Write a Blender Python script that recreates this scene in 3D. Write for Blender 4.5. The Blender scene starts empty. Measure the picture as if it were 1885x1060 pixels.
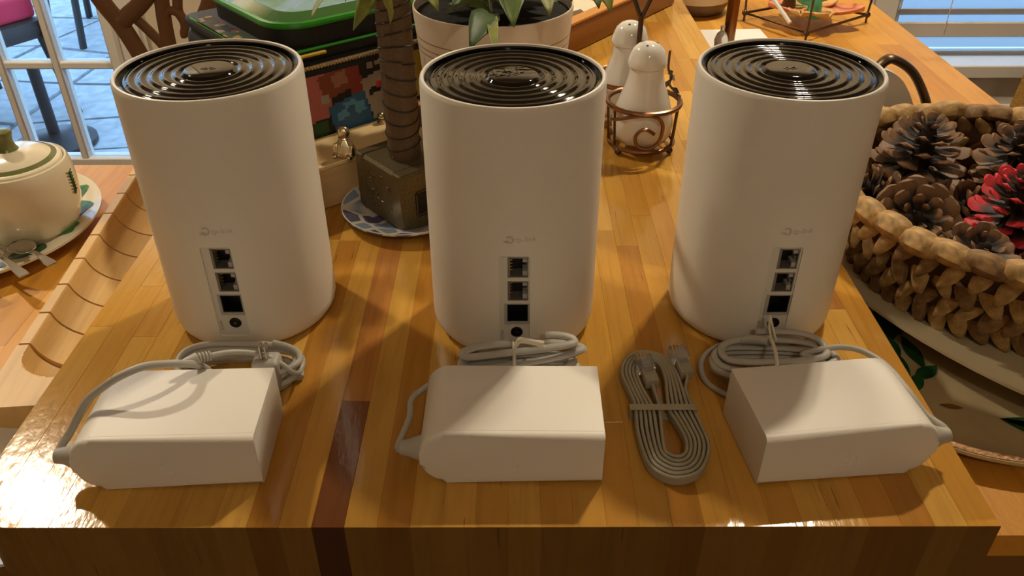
import bpy, bmesh, math, random
from mathutils import Vector, Matrix, Euler
from math import pi, sin, cos, radians
random.seed(7)
sc = bpy.context.scene
COL = sc.collection

# ------------------------------------------------------------------ camera, world, exposure
CAM_H = 0.33735
cam_d = bpy.data.cameras.new('camera'); cam = bpy.data.objects.new('camera', cam_d); COL.objects.link(cam)
cam_d.sensor_width = 36.0; cam_d.lens = 1526.4 / 1885 * 36.0; cam_d.clip_start = 0.02; cam_d.clip_end = 100
cam.matrix_world = Matrix.Translation((0, 0, CAM_H)) @ Matrix.Rotation(radians(90) - 0.601774, 4, 'X') @ Matrix.Rotation(-0.0018, 4, 'Z')
sc.camera = cam
w = bpy.data.worlds.new('daylight_sky'); sc.world = w; w.use_nodes = True
bg = w.node_tree.nodes['Background']; bg.inputs[0].default_value = (0.34, 0.62, 1.0, 1); bg.inputs[1].default_value = 3.6
sc.view_settings.view_transform = 'Standard'; sc.view_settings.look = 'None'; sc.view_settings.gamma = 1
sc.view_settings.use_curve_mapping = False
sc.view_settings.exposure = 0.0
BULB_COLOR = (1.0, 0.86, 0.635); BULB_STRENGTH = 1350.0
LAMPS = [(-1.28, 1.52), (0.65, 1.43), (0.2, -1.1)]     # two ceiling fixtures, then an added fill lamp behind the camera; two bulbs each
LAMP_GAIN = [1.0, 1.0, 0.17]
FLOOR_Z, CEIL_Z, BACK_Y = -0.95, 1.5, 2.3
LOW = -0.06                                             # top of the lower table

# ------------------------------------------------------------------ materials
def lin(c):
    return tuple(((v / 255) / 12.92 if v / 255 <= .04045 else ((v / 255 + .055) / 1.055) ** 2.4) for v in c) + (1.0,)
class NT:
    def __init__(s, name):
        s.m = bpy.data.materials.new(name); s.m.use_nodes = True; s.t = s.m.node_tree
        s.b = s.t.nodes['Principled BSDF']
    def n(s, typ, **kw):
        nd = s.t.nodes.new(typ)
        for k, v in kw.items():
            if k.startswith('i_'):
                key = k[2:]; key = int(key) if key.isdigit() else key
                nd.inputs[key].default_value = v
            else: setattr(nd, k, v)
        return nd
    def l(s, a, b): s.t.links.new(a, b)
    def math(s, op, a, b=None, c=None):
        nd = s.t.nodes.new('ShaderNodeMath'); nd.operation = op
        for i, v in enumerate((a, b, c)):
            if v is None: continue
            if isinstance(v, (int, float)): nd.inputs[i].default_value = v
            else: s.l(v, nd.inputs[i])
        return nd.outputs[0]
    def mix(s, f, a, b, blend='MIX'):
        nd = s.t.nodes.new('ShaderNodeMix'); nd.data_type = 'RGBA'; nd.blend_type = blend
        for i, v in ((0, f), (6, a), (7, b)):
            if isinstance(v, (int, float, tuple)): nd.inputs[i].default_value = v
            else: s.l(v, nd.inputs[i])
        return nd.outputs[2]
    def ramp(s, f, stops, interp='LINEAR'):
        nd = s.t.nodes.new('ShaderNodeValToRGB'); cr = nd.color_ramp; cr.interpolation = interp
        while len(cr.elements) < len(stops): cr.elements.new(0.5)
        for e, (p, c) in zip(cr.elements, stops): e.position = p; e.color = c
        s.l(f, nd.inputs[0]); return nd.outputs[0]
def M(name, col, rough=.5, metal=0., coat=0., trans=0., bump=0., bscale=200., mottle=0., spec=.5, sheen=0., ior=1.45, sss=0.):
    t = NT(name); b = t.b; c = lin(col)
    b.inputs['Base Color'].default_value = c; b.inputs['Roughness'].default_value = rough
    b.inputs['Metallic'].default_value = metal; b.inputs['Coat Weight'].default_value = coat
    b.inputs['Transmission Weight'].default_value = trans; b.inputs['Specular IOR Level'].default_value = spec
    b.inputs['IOR'].default_value = ior; b.inputs['Sheen Weight'].default_value = sheen
    b.inputs['Coat Roughness'].default_value = .05
    if bump or mottle:
        tc = t.n('ShaderNodeTexCoord'); nz = t.n('ShaderNodeTexNoise', i_Scale=bscale, i_Detail=4.0); t.l(tc.outputs['Object'], nz.inputs['Vector'])
        if bump:
            bp = t.n('ShaderNodeBump', i_Strength=bump, i_Distance=.002); t.l(nz.outputs['Fac'], bp.inputs['Height']); t.l(bp.outputs[0], b.inputs['Normal'])
        if mottle:
            r = t.ramp(nz.outputs['Fac'], [(.3, tuple(v * (1 - mottle) for v in c[:3]) + (1,)), (.7, tuple(min(1, v * (1 + mottle * .6)) for v in c[:3]) + (1,))])
            t.l(r, b.inputs['Base Color'])
    return t.m
def wood(name, rough=.28, along='Y', fleck=.5, coat=.3, grain=1.0, dark=1.0, bump=.14, spec=.5):
    """wood whose base colour is the object's own colour; grain runs along one local axis"""
    t = NT(name); b = t.b
    oi = t.n('ShaderNodeObjectInfo'); tc = t.n('ShaderNodeTexCoord')
    off = t.n('ShaderNodeVectorMath', operation='ADD'); t.l(tc.outputs['Object'], off.inputs[0])
    cmb = t.n('ShaderNodeCombineXYZ'); r100 = t.math('MULTIPLY', oi.outputs['Random'], 37.0)
    for i in range(3): t.l(r100, cmb.inputs[i])
    t.l(cmb.outputs[0], off.inputs[1])
    def stretched(sx, sl):
        s = [sx, sx, sx]; s['XYZ'.index(along)] = sl
        mp = t.n('ShaderNodeMapping'); mp.inputs['Scale'].default_value = s; t.l(off.outputs[0], mp.inputs[0]); return mp.outputs[0]
    n1 = t.n('ShaderNodeTexNoise', i_Scale=1.0, i_Detail=5.0, i_Roughness=.6, i_Distortion=.6); t.l(stretched(170 * grain, 9 * grain), n1.inputs['Vector'])
    n2 = t.n('ShaderNodeTexNoise', i_Scale=1.0, i_Detail=2.0); t.l(stretched(430 * grain, 22 * grain), n2.inputs['Vector'])
    n3 = t.n('ShaderNodeTexNoise', i_Scale=1.0, i_Detail=3.0); t.l(stretched(22 * grain, 14 * grain), n3.inputs['Vector'])
    g = t.ramp(n1.outputs['Fac'], [(.25, (.78, .73, .66, 1)), (.5, (1, 1, 1, 1)), (.75, (1.08, 1.07, 1.05, 1))])
    c1 = t.mix(.85, oi.outputs['Color'], g, 'MULTIPLY')
    blot = t.ramp(n3.outputs['Fac'], [(.3, (.88, .85, .8, 1)), (.65, (1.03, 1.03, 1.03, 1))])
    c2 = t.mix(.8, c1, blot, 'MULTIPLY')
    fl = t.ramp(n2.outputs['Fac'], [(.70, (0, 0, 0, 1)), (.78, (1, 1, 1, 1))])
    flm = t.math('MULTIPLY', fl, fleck)
    c3 = t.mix(flm, c2, (.12, .055, .018, 1))
    if dark != 1.0: c3 = t.mix(1.0, c3, (dark, dark * .92, dark * .84, 1), 'MULTIPLY')
    t.l(c3, b.inputs['Base Color'])
    b.inputs['Roughness'].default_value = rough; b.inputs['Coat Weight'].default_value = coat; b.inputs['Coat Roughness'].default_value = .2; b.inputs['Specular IOR Level'].default_value = spec
    nb = t.n('ShaderNodeTexNoise', i_Scale=1.0, i_Detail=3.0); t.l(stretched(240, 120), nb.inputs['Vector'])
    mixh = t.math('ADD', nb.outputs['Fac'], t.math('MULTIPLY', n1.outputs['Fac'], .5))
    bp = t.n('ShaderNodeBump', i_Strength=bump, i_Distance=.0015); t.l(mixh, bp.inputs['Height'])
    t.l(bp.outputs[0], b.inputs['Normal']); t.l(bp.outputs[0], b.inputs['Coat Normal'])
    return t.m
def glassmat(name, col=(255, 255, 255), rough=0.0, tint=.06):
    t = NT(name); t.t.nodes.remove(t.b)
    out = [n for n in t.t.nodes if n.type == 'OUTPUT_MATERIAL'][0]
    tr = t.n('ShaderNodeBsdfTransparent'); tr.inputs[0].default_value = lin(col)
    gl = t.n('ShaderNodeBsdfGlossy'); gl.inputs['Roughness'].default_value = rough
    fr = t.n('ShaderNodeFresnel', i_IOR=1.45); f = t.math('ADD', fr.outputs[0], tint - .04)
    mx = t.n('ShaderNodeMixShader'); t.l(f, mx.inputs[0]); t.l(tr.outputs[0], mx.inputs[1]); t.l(gl.outputs[0], mx.inputs[2])
    t.l(mx.outputs[0], out.inputs[0]); return t.m
def emit(name, col, strength):
    t = NT(name); t.b.inputs['Base Color'].default_value = (.8, .8, .8, 1)
    t.b.inputs['Emission Color'].default_value = tuple(col) + (1,); t.b.inputs['Emission Strength'].default_value = strength
    return t.m

m_board = wood('varnished_maple', .12, 'Y', .9, 0., bump=.085, spec=.30)
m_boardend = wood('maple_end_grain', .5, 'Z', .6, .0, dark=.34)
m_low = wood('oiled_maple', .38, 'Y', .2, 0., .6, spec=.3)
m_tray = wood('bamboo', .45, 'Y', .1, .0, .7)
m_crate = wood('pale_birch', .55, 'X', .1, .0, .6)
m_trayw = wood('honey_wood', .35, 'X', .25, .2, .5)
m_core = M('table_core_wood', (120, 80, 38), .6)
m_white = M('matte_white_plastic', (226, 220, 210), .42, bump=.03, bscale=3000)
m_satin = M('satin_white_plastic', (226, 221, 213), .44, spec=.35)
m_panel = M('port_panel_plastic', (214, 209, 200), .4)
m_black = M('gloss_black_plastic', (5, 5, 6), .05, spec=.4)
m_hole = M('black_socket', (5, 5, 6), .5)
m_portgrey = M('port_grey', (120, 116, 110), .35, metal=.4)
m_portlip = M('port_lip', (168, 166, 164), .4)
m_gold = M('gold_contact', (190, 150, 70), .3, metal=1)
m_print = M('grey_print', (150, 145, 138), .5)
m_logo = M('silver_grey_print', (200, 195, 187), .25, metal=.1)
m_cord = M('grey_cable_sheath', (176, 172, 164), .45)
m_cord2 = M('taupe_flat_cable', (160, 153, 134), .5)
m_clear = M('clear_plastic', (235, 238, 240), .05, trans=.85, ior=1.3)
m_tie = M('white_paper_tie', (216, 208, 190), .6)
m_pin = M('steel_pin', (190, 186, 180), .25, metal=1)
m_ceramic = M('white_ceramic', (228, 226, 220), .12, coat=.4)
m_cream = M('cream_ceramic', (226, 216, 190), .15, coat=.4)
m_greenband = M('green_glaze_band', (112, 116, 72), .2, coat=.3)
m_paint = M('green_leaf_paint', (62, 122, 62), .25, mottle=.5, bscale=90)
m_paint2 = M('dark_green_paint', (36, 80, 44), .25, mottle=.5, bscale=90)
m_painttan = M('brown_paint', (120, 84, 46), .3)
m_steel = M('polished_steel', (200, 198, 194), .15, metal=1)
m_copper = M('antique_copper', (142, 104, 80), .28, metal=1)
m_darkmetal = M('dark_bronze_metal', (96, 80, 62), .35, metal=.9)
m_silver = M('silver_metal', (206, 192, 160), .22, metal=1)
m_hammer = M('aged_bronze', (98, 86, 60), .42, metal=.35, bump=.15, bscale=500, mottle=.3)
m_leather = M('brown_leather_wrap', (84, 64, 44), .5, bump=.1, bscale=400, mottle=.25)
m_leaf = M('leaf_green', (84, 104, 44), .5, spec=.3, mottle=.35, bscale=60)
m_leaf2 = M('leaf_yellow_green', (126, 132, 62), .5, spec=.3, mottle=.3, bscale=60)
m_leaf3 = M('leaf_dark_green', (58, 82, 40), .5, spec=.3, mottle=.35, bscale=60)
m_soil = M('dark_soil', (9, 11, 7), .9, bump=.6, bscale=150)
m_bagblack = M('black_nylon', (20, 19, 20), .6, bump=.25, bscale=900)
m_green = M('bright_green_piping', (46, 138, 34), .35)
m_greenwin = M('glossy_green_film', (44, 100, 48), .12, coat=1)
m_yellow = M('yellow_print', (196, 164, 40), .5)
m_zip = M('zipper_metal', (190, 172, 140), .3, metal=.8)
m_cloth = M('cream_cloth', (222, 214, 190), .8, bump=.2, bscale=300)
m_bark = M('basket_inner', (70, 46, 22), .9)
m_weave = M('water_hyacinth', (178, 142, 88), .6, bump=.35, bscale=160, mottle=.45)
m_weave2 = M('water_hyacinth_brown', (134, 100, 60), .65, bump=.35, bscale=160, mottle=.45)
m_conecore = M('cone_core', (34, 22, 14), .9)
m_wall = M('cream_wall_paint', (214, 196, 168), .8, bump=.05, bscale=120)
m_trim = M('white_trim_paint', (226, 220, 210), .4)
m_blind = M('white_blind_vinyl', (214, 204, 192), .5)
m_ceil = M('ceiling_paint', (226, 216, 200), .9, bump=.1, bscale=80)
m_floor = M('brown_floor', (96, 70, 46), .5, mottle=.3, bscale=8)
m_glass = glassmat('window_glass')
m_flag = M('flagstone', (176, 180, 184), .8, bump=.5, bscale=20, mottle=.25)
m_mortar = M('patio_mortar', (128, 130, 134), .9)
m_wicker = M('dark_wicker', (66, 58, 56), .6, bump=.8, bscale=120)
m_patmetal = M('patio_metal', (60, 58, 58), .4, metal=.6)
m_pink = M('coral_pink_cushion', (226, 56, 86), .8)
m_chair = M('brown_chair_metal', (146, 108, 78), .45)
m_seat = M('brown_seat_fabric', (110, 88, 66), .9)
m_tan = M('tan_wicker', (166, 126, 62), .7, bump=.6, bscale=150, mottle=.3)
m_paper = M('white_paper', (236, 234, 232), .8)
m_coral = M('coral_glaze', (226, 140, 104), .35, mottle=.3, bscale=40)
m_tanglaze = M('tan_glaze', (220, 176, 110), .35, mottle=.25, bscale=40)
m_greenglaze = M('olive_glaze', (140, 148, 84), .35, mottle=.4, bscale=40)
m_teal = M('teal_glaze', (90, 170, 130), .3)
m_stone = M('brown_grey_stoneware', (120, 104, 90), .5, mottle=.2, bscale=60)
m_greyplastic = M('grey_plastic', (120, 112, 104), .4)
m_milky = M('milky_plastic', (206, 204, 200), .3)
m_added_shade = M('added_bronze_shade', (58, 48, 38), .5, metal=.4)
m_rear = M('cream_rear_wall_paint', (206, 190, 164), .8)
m_bulb = [emit('bulb_glow_%d' % i, BULB_COLOR, BULB_STRENGTH * g) for i, g in enumerate(LAMP_GAIN)]

# plate with mottled blue print, and the pot's gold lines (flat print on the glaze)
def blue_plate():
    t = NT('blue_printed_ceramic'); tc = t.n('ShaderNodeTexCoord')
    v = t.n('ShaderNodeTexVoronoi', feature='DISTANCE_TO_EDGE', i_Scale=46.0); t.l(tc.outputs['Object'], v.inputs['Vector'])
    v2 = t.n('ShaderNodeTexVoronoi', i_Scale=46.0); t.l(tc.outputs['Object'], v2.inputs['Vector'])
    sep = t.n('ShaderNodeSeparateColor'); t.l(v2.outputs['Color'], sep.inputs[0])
    c = t.ramp(sep.outputs[0], [(0, lin((92, 88, 122))), (.35, lin((128, 146, 170))), (.7, lin((90, 88, 110))), (.9, lin((206, 200, 186)))], 'CONSTANT')
    e = t.ramp(v.outputs['Distance'], [(.05, (1, 1, 1, 1)), (.09, (0, 0, 0, 1))])
    t.l(t.mix(e, c, lin((206, 200, 190))), t.b.inputs['Base Color']); t.b.inputs['Roughness'].default_value = .15
    return t.m
m_blueplate = blue_plate()
def pot_mat(h):
    t = NT('white_pot_gold_lines'); tc = t.n('ShaderNodeTexCoord'); s = t.n('ShaderNodeSeparateXYZ'); t.l(tc.outputs['Object'], s.inputs[0])
    x, y, z = s.outputs
    ang = t.math('ARCTAN2', y, x)
    total = None
    def line(d, w):
        nonlocal total
        m = t.math('LESS_THAN', t.math('ABSOLUTE', d), w)
        total = m if total is None else t.math('MAXIMUM', total, m)
    for dz in (.021, .0275, .032): line(t.math('SUBTRACT', z, h - dz), .00045)
    tri = t.math('PINGPONG', t.math('MULTIPLY', ang, 14 / (2 * pi)), .5)     # 0..0.5
    for a0, amp in ((h - .036, .085), ):
        zz = t.math('SUBTRACT', a0, t.math('MULTIPLY', tri, amp))
        line(t.math('SUBTRACT', z, zz), .0011)
    tri2 = t.math('PINGPONG', t.math('ADD', t.math('MULTIPLY', ang, 14 / (2 * pi)), .25), .5)
    line(t.math('SUBTRACT', z, t.math('SUBTRACT', h - .046, t.math('MULTIPLY', tri2, .07))), .0010)
    below = t.math('LESS_THAN', z, h - .015)
    total = t.math('MULTIPLY', total, below)
    c = t.mix(total, lin((224, 208, 190)), lin((146, 112, 66)))
    t.l(c, t.b.inputs['Base Color']); t.b.inputs['Roughness'].default_value = .35
    return t.m
def cone_mat(name, base, tip):
    t = NT(name); tc = t.n('ShaderNodeTexCoord'); s = t.n('ShaderNodeSeparateXYZ'); t.l(tc.outputs['Object'], s.inputs[0])
    nz = t.n('ShaderNodeTexNoise', i_Scale=8.0); t.l(tc.outputs['Object'], nz.inputs['Vector'])
    f = t.math('ADD', s.outputs[0], t.math('MULTIPLY', t.math('SUBTRACT', nz.outputs['Fac'], .5), .25))
    c = t.ramp(f, [(.55, lin(base)), (.84, lin(tip))]); t.l(c, t.b.inputs['Base Color']); t.b.inputs['Roughness'].default_value = .6
    return t.m
m_cone = cone_mat('pine_cone_scale', (36, 25, 18), (126, 92, 62))
m_conered = cone_mat('pine_cone_scale_red_tip', (36, 25, 18), (206, 44, 56))

# ------------------------------------------------------------------ mesh helpers
def box(bm, a, b, bev=0., seg=1):
    r = bmesh.ops.create_cube(bm, size=1.0); vs = r['verts']
    for v in vs: v.co = Vector([a[i] + (v.co[i] + .5) * (b[i] - a[i]) for i in range(3)])
    if bev:
        es = list({e for v in vs for e in v.link_edges})
        bmesh.ops.bevel(bm, geom=es, offset=bev, segments=seg, profile=.5, affect='EDGES')
    return vs
def lathe(bm, prof, seg=32, close=False):
    """revolve (r, z) pairs about z"""
    rings = []
    for r, z in prof:
        if r < 1e-6: rings.append([bm.verts.new((0, 0, z))])
        else: rings.append([bm.verts.new((r * cos(2 * pi * k / seg), r * sin(2 * pi * k / seg), z)) for k in range(seg)])
    pairs = list(zip(rings, rings[1:])) + ([(rings[-1], rings[0])] if close else [])
    for A, B in pairs:
        for k in range(seg):
            k2 = (k + 1) % seg
            if len(A) == 1 and len(B) == 1: continue
            if len(A) == 1: bm.faces.new((A[0], B[k2], B[k]))
            elif len(B) == 1: bm.faces.new((A[k], A[k2], B[0]))
            else: bm.faces.new((A[k], A[k2], B[k2], B[k]))
def catmull(pts, n=8, closed=False):
    P = [Vector(p) for p in pts]; out = []
    N = len(P); rng = range(N if closed else N - 1)
    for i in rng:
        p0 = P[(i - 1) % N] if closed or i > 0 else P[0] * 2 - P[1]
        p1 = P[i]; p2 = P[(i + 1) % N]
        p3 = P[(i + 2) % N] if closed or i + 2 < N else P[-1] * 2 - P[-2]
        for k in range(n):
            t = k / n
            out.append(.5 * ((2 * p1) + (p2 - p0) * t + (2 * p0 - 5 * p1 + 4 * p2 - p3) * t * t + (3 * p1 - p0 - 3 * p2 + p3) * t ** 3))
    if not closed: out.append(P[-1])
    return out
def tube(bm, pts, r, seg=8, closed=False, flat=1.0, radii=None, up=(0, 0, 1)):
    """sweep a circle (or an ellipse: flat = height over width) along points"""
    P = [Vector(p) for p in pts]; N = len(P); rings = []; up = Vector(up); prevn = None
    for i, p in enumerate(P):
        a = P[(i - 1) % N] if closed or i > 0 else P[i]; b = P[(i + 1) % N] if closed or i < N - 1 else P[i]
        t = (b - a).normalized()
        if flat == 1.0:
            nrm = (prevn - t * prevn.dot(t)) if prevn is not None else t.cross(Vector((0, 0, 1)) if abs(t.z) < .9 else Vector((1, 0, 0)))
            nrm.normalize(); prevn = nrm; bn = t.cross(nrm)
        else:
            nrm = t.cross(up)
            if nrm.length < 1e-4: nrm = prevn or Vector((1, 0, 0))
            nrm.normalize(); prevn = nrm; bn = nrm.cross(t).normalized()
        rr = radii[i] if radii else r
        rings.append([bm.verts.new(p + nrm * rr * cos(2 * pi * k / seg) + bn * rr * flat * sin(2 * pi * k / seg)) for k in range(seg)])
    for i in range(N if closed else N - 1):
        A, B = rings[i], rings[(i + 1) % N]
        for k in range(seg): bm.faces.new((A[k], A[(k + 1) % seg], B[(k + 1) % seg], B[k]))
    if not closed:
        bm.faces.new(rings[0]); bm.faces.new(rings[-1])
def ribbon(bm, pts, w, th, closed=False):
    """flat strip standing on edge: w high (z), th thick"""
    P = [Vector(p) for p in pts]; N = len(P); rings = []
    for i, p in enumerate(P):
        a = P[(i - 1) % N] if closed or i > 0 else P[i]; b = P[(i + 1) % N] if closed or i < N - 1 else P[i]
        t = (b - a); t.z = 0; t.normalize(); n = Vector((-t.y, t.x, 0)); c = th * .3
        rings.append([bm.verts.new(p + n * x + Vector((0, 0, z))) for x, z in
                      ((-th / 2, c), (-th / 2, w - c), (-th / 2 + c, w), (th / 2 - c, w), (th / 2, w - c), (th / 2, c), (th / 2 - c, 0), (-th / 2 + c, 0))])
    for i in range(N - 1 if not closed else N):
        A, B = rings[i], rings[(i + 1) % N]
        for k in range(8): bm.faces.new((A[k], A[(k + 1) % 8], B[(k + 1) % 8], B[k]))
    if not closed: bm.faces.new(rings[0]); bm.faces.new(rings[-1])
def prism(bm, poly, z0, z1):
    lo = [bm.verts.new((x, y, z0)) for x, y in poly]; hi = [bm.verts.new((x, y, z1)) for x, y in poly]
    n = len(poly); bm.faces.new(list(reversed(lo))); bm.faces.new(hi)
    for k in range(n): bm.faces.new((lo[k], lo[(k + 1) % n], hi[(k + 1) % n], hi[k]))
def sphere(bm, c, r, seg=12, sc_=(1, 1, 1)):
    rr = bmesh.ops.create_uvsphere(bm, u_segments=seg, v_segments=max(6, seg * 2 // 3), radius=r)
    for v in rr['verts']: v.co = Vector((v.co.x * sc_[0], v.co.y * sc_[1], v.co.z * sc_[2])) + Vector(c)
def mesh(name, bm, mat, smooth=40):
    bmesh.ops.recalc_face_normals(bm, faces=bm.faces[:])
    me = bpy.data.meshes.new(name); bm.to_mesh(me); bm.free()
    for m in (mat if isinstance(mat, list) else [mat]): me.materials.append(m)
    if smooth:
        me.shade_smooth(); me.set_sharp_from_angle(angle=radians(smooth))
    return me
def obj(name, bm, mat, parent=None, loc=(0, 0, 0), rot=(0, 0, 0), smooth=40, color=None):
    me = bm if isinstance(bm, bpy.types.Mesh) else mesh(name, bm, mat, smooth)
    o = bpy.data.objects.new(name, me); COL.objects.link(o)
    o.location = loc; o.rotation_euler = rot
    if parent: o.parent = parent
    if color: o.color = color
    return o
def tag(o, label=None, cat=None, group=None, kind=None):
    if label: o['label'] = label
    if cat: o['category'] = cat
    if group: o['group'] = group
    if kind: o['kind'] = kind
    return o
def thing(name, label, cat, loc=(0, 0, 0), rotz=0., group=None):
    o = bpy.data.objects.new(name, None); COL.objects.link(o); o.empty_display_size = .02
    o.location = loc; o.rotation_euler = (0, 0, rotz); return tag(o, label, cat, group)
def struct(name, bm, mat, parent=None, **k):
    o = obj(name, bm, mat, parent, **k)
    if not parent: o['kind'] = 'structure'
    return o
def copy_tree(o, parent=None):
    c = o.copy(); COL.objects.link(c)
    if parent: c.parent = parent
    for ch in list(o.children): copy_tree(ch, c)
    return c
def B(): return bmesh.new()
def quick(fn, *a, **k):
    bm = bmesh.new(); fn(bm, *a, **k); return bm
def text_bm(s, size, depth=0.0002):
    cu = bpy.data.curves.new('t', 'FONT'); cu.body = s; cu.size = size; cu.extrude = depth; cu.align_x = 'CENTER'; cu.resolution_u = 2
    o = bpy.data.objects.new('t', cu); COL.objects.link(o)
    me = bpy.data.meshes.new_from_object(o.evaluated_get(bpy.context.evaluated_depsgraph_get()))
    bpy.data.objects.remove(o); bpy.data.curves.remove(cu)
    bm = bmesh.new(); bm.from_mesh(me); bpy.data.meshes.remove(me); return bm

# ------------------------------------------------------------------ room
RX, RY0 = 2.9, -2.2
struct('floor', quick(box, (-RX - .1, RY0 - .1, FLOOR_Z - .1), (RX + .1, BACK_Y + .1, FLOOR_Z)), m_floor)
struct('ceiling', quick(box, (-RX - .1, RY0 - .1, CEIL_Z), (RX + .1, BACK_Y + .1, CEIL_Z + .1)), m_ceil)
struct('wall_left', quick(box, (-RX - .1, RY0 - .1, FLOOR_Z), (-RX, BACK_Y + .1, CEIL_Z)), m_wall)
struct('wall_right', quick(box, (RX, RY0 - .1, FLOOR_Z), (RX + .1, BACK_Y + .1, CEIL_Z)), m_wall)
struct('wall_front', quick(box, (-RX, RY0 - .1, FLOOR_Z), (RX, RY0, CEIL_Z)), m_rear)
DX0, DX1, DTOP = -2.00, -1.085, 1.12          # glass door
WX0, WX1, WZ0, WZ1 = 1.05, 2.25, -0.465, 0.95  # window
bm = B()
for a, b in (((-RX, FLOOR_Z), (DX0, CEIL_Z)), ((DX0, DTOP), (DX1, CEIL_Z)), ((DX1, FLOOR_Z), (WX0, CEIL_Z)),
             ((WX0, FLOOR_Z), (WX1, WZ0)), ((WX0, WZ1), (WX1, CEIL_Z)), ((WX1, FLOOR_Z), (RX, CEIL_Z))):
    box(bm, (a[0], BACK_Y, a[1]), (b[0], BACK_Y + .1, b[1]))
struct('wall_back', bm, m_wall)
# door: frame, muntins, one pane each
door = bpy.data.objects.new('door_1', None); COL.objects.link(door); door['kind'] = 'structure'; door.location = (0, BACK_Y, 0)
gx = [DX0 + .11, -1.822, -1.664, -1.506, -1.348, -1.147]
gx = [-1.127 - .158 * k for k in range(6)][::-1]
gz = [-.76 + .290 * k for k in range(7)]
bm = B()
box(bm, (DX0, -.02, FLOOR_Z), (gx[0], .03, DTOP), .003); box(bm, (gx[-1], -.02, FLOOR_Z), (DX1, .03, DTOP), .003)
box(bm, (gx[0], -.02, FLOOR_Z), (gx[-1], .03, gz[0] + .006), .003); box(bm, (gx[0], -.02, gz[-1]), (gx[-1], .03, DTOP), .003)
obj('door_frame', bm, m_trim, door)
for x in gx[1:-1]: obj('muntin', quick(box, (x - .011, -.018, gz[0]), (x + .011, .028, gz[-1]), .004), m_trim, door)
for z in gz[1:-1]: obj('muntin', quick(box, (gx[0], -.012, z - .011), (gx[-1], .022, z + .011), .004), m_trim, door)
for x0, x1 in zip(gx, gx[1:]):
    for z0, z1 in zip(gz, gz[1:]): obj('pane', quick(box, (x0 + .005, .004, z0 + .005), (x1 - .005, .008, z1 - .005)), m_glass, door)
bm = B(); box(bm, (DX1, -.03, FLOOR_Z), (DX1 + .07, 0, DTOP + .07), .006); box(bm, (DX0 - .07, -.03, FLOOR_Z), (DX0, 0, DTOP + .07), .006)
obj('door_casing', bm, m_trim, door)
# window with blinds
win = bpy.data.objects.new('window_1', None); COL.objects.link(win); win['kind'] = 'structure'; win.location = (0, BACK_Y, 0)
bm = B()
for a, b in (((WX0, WZ0), (WX0 + .04, WZ1)), ((WX1 - .04, WZ0), (WX1, WZ1)), ((WX0, WZ0), (WX1, WZ0 + .012)), ((WX0, WZ1 - .04), (WX1, WZ1))):
    box(bm, (a[0], .05, a[1]), (b[0], .09, b[1]), .003)
obj('window_frame', bm, m_trim, win)
obj('pane', quick(box, (WX0 + .04, .068, WZ0 + .012), (WX1 - .04, .072, WZ1 - .04)), m_glass, win)
bm = B(); box(bm, (WX0 - .08, -.05, WZ0 - .033), (WX1 + .08, .052, WZ0 + .003), .003); obj('window_sill', bm, m_trim, win)
bm = B(); box(bm, (WX0 - .06, -.02, WZ0 - .13), (WX1 + .06, 0, WZ0 - .035), .004); box(bm, (WX0 - .06, -.028, WZ0 - .145), (WX1 + .06, 0, WZ0 - .12), .006)
obj('window_apron', bm, m_trim, win)
bm = B(); box(bm, (WX0 - .07, -.02, WZ0), (WX0, 0, WZ1 + .07), .004); box(bm, (WX1, -.02, WZ0), (WX1 + .07, 0, WZ1 + .07), .004); box(bm, (WX0, -.02, WZ1), (WX1, 0, WZ1 + .07), .004)
obj('window_casing', bm, m_trim, win)
blind = thing('window_blind', 'white horizontal slat blind hanging in the window at upper right', 'blind', (0, BACK_Y, 0))
nsl = 0; z = -.330
slat_me = mesh('slat', quick(box, (WX0 + .012, -.0015, -.024), (WX1 - .012, .0015, .024), .0008), m_blind, 0)
while z < WZ1 - .06:
    obj('slat', slat_me, None, blind, (0, .012, z), (radians(56), 0, 0)); z += .048; nsl += 1
obj('headrail', quick(box, (WX0 + .005, -.02, WZ1 - .05), (WX1 - .005, .03, WZ1 - .003), .003), m_blind, blind)
for x in (1.19, 1.42, 1.75, 2.1): obj('cord', quick(tube, [(x, -.020, -.37), (x, -.020, WZ1 - .04)], .0012, 6), m_blind, blind)
obj('bottom_rail', quick(box, (WX0 + .012, .002, -.398), (WX1 - .012, .014, -.357), .003), m_blind, blind)
bm = B(); box(bm, (DX1 + .07, -.015 + BACK_Y, FLOOR_Z), (RX, BACK_Y, FLOOR_Z + .12), .003); struct('baseboard_back', bm, m_trim)

# ceiling lamps, the last one added as fill
for i, (lx, ly) in enumerate(LAMPS):
    t = thing('ceiling_lamp', ['flush two-bulb ceiling lamp near the glass door', 'flush two-bulb ceiling lamp near the window', 'added two-bulb fill lamp, unseen behind the camera'][i], 'lamp', (lx, ly, CEIL_Z), 0, 'two-bulb ceiling lamps')
    obj('canopy', quick(lathe, [(0, -.0005), (.09, -.0005), (.085, -.02), (.03, -.03), (0, -.03)], 28), m_darkmetal, t)
    if i < 2: obj('shade', quick(lathe, [(.088, -.018), (.118, -.138), (.120, -.138), (.091, -.018)], 36, True), m_added_shade, t)  # unseen opaque cups, added to keep bulb light off the ceiling
    for s in (-1, 1):
        obj('socket', quick(lathe, [(0, -.085), (.016, -.085), (.018, -.03), (0, -.025)], 12), m_darkmetal, t, (s * .034, 0, 0))
        bm = B(); sphere(bm, (0, 0, -.112), .026, 14); obj('bulb', bm, m_bulb[i], t, (s * .034, 0, 0))

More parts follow.
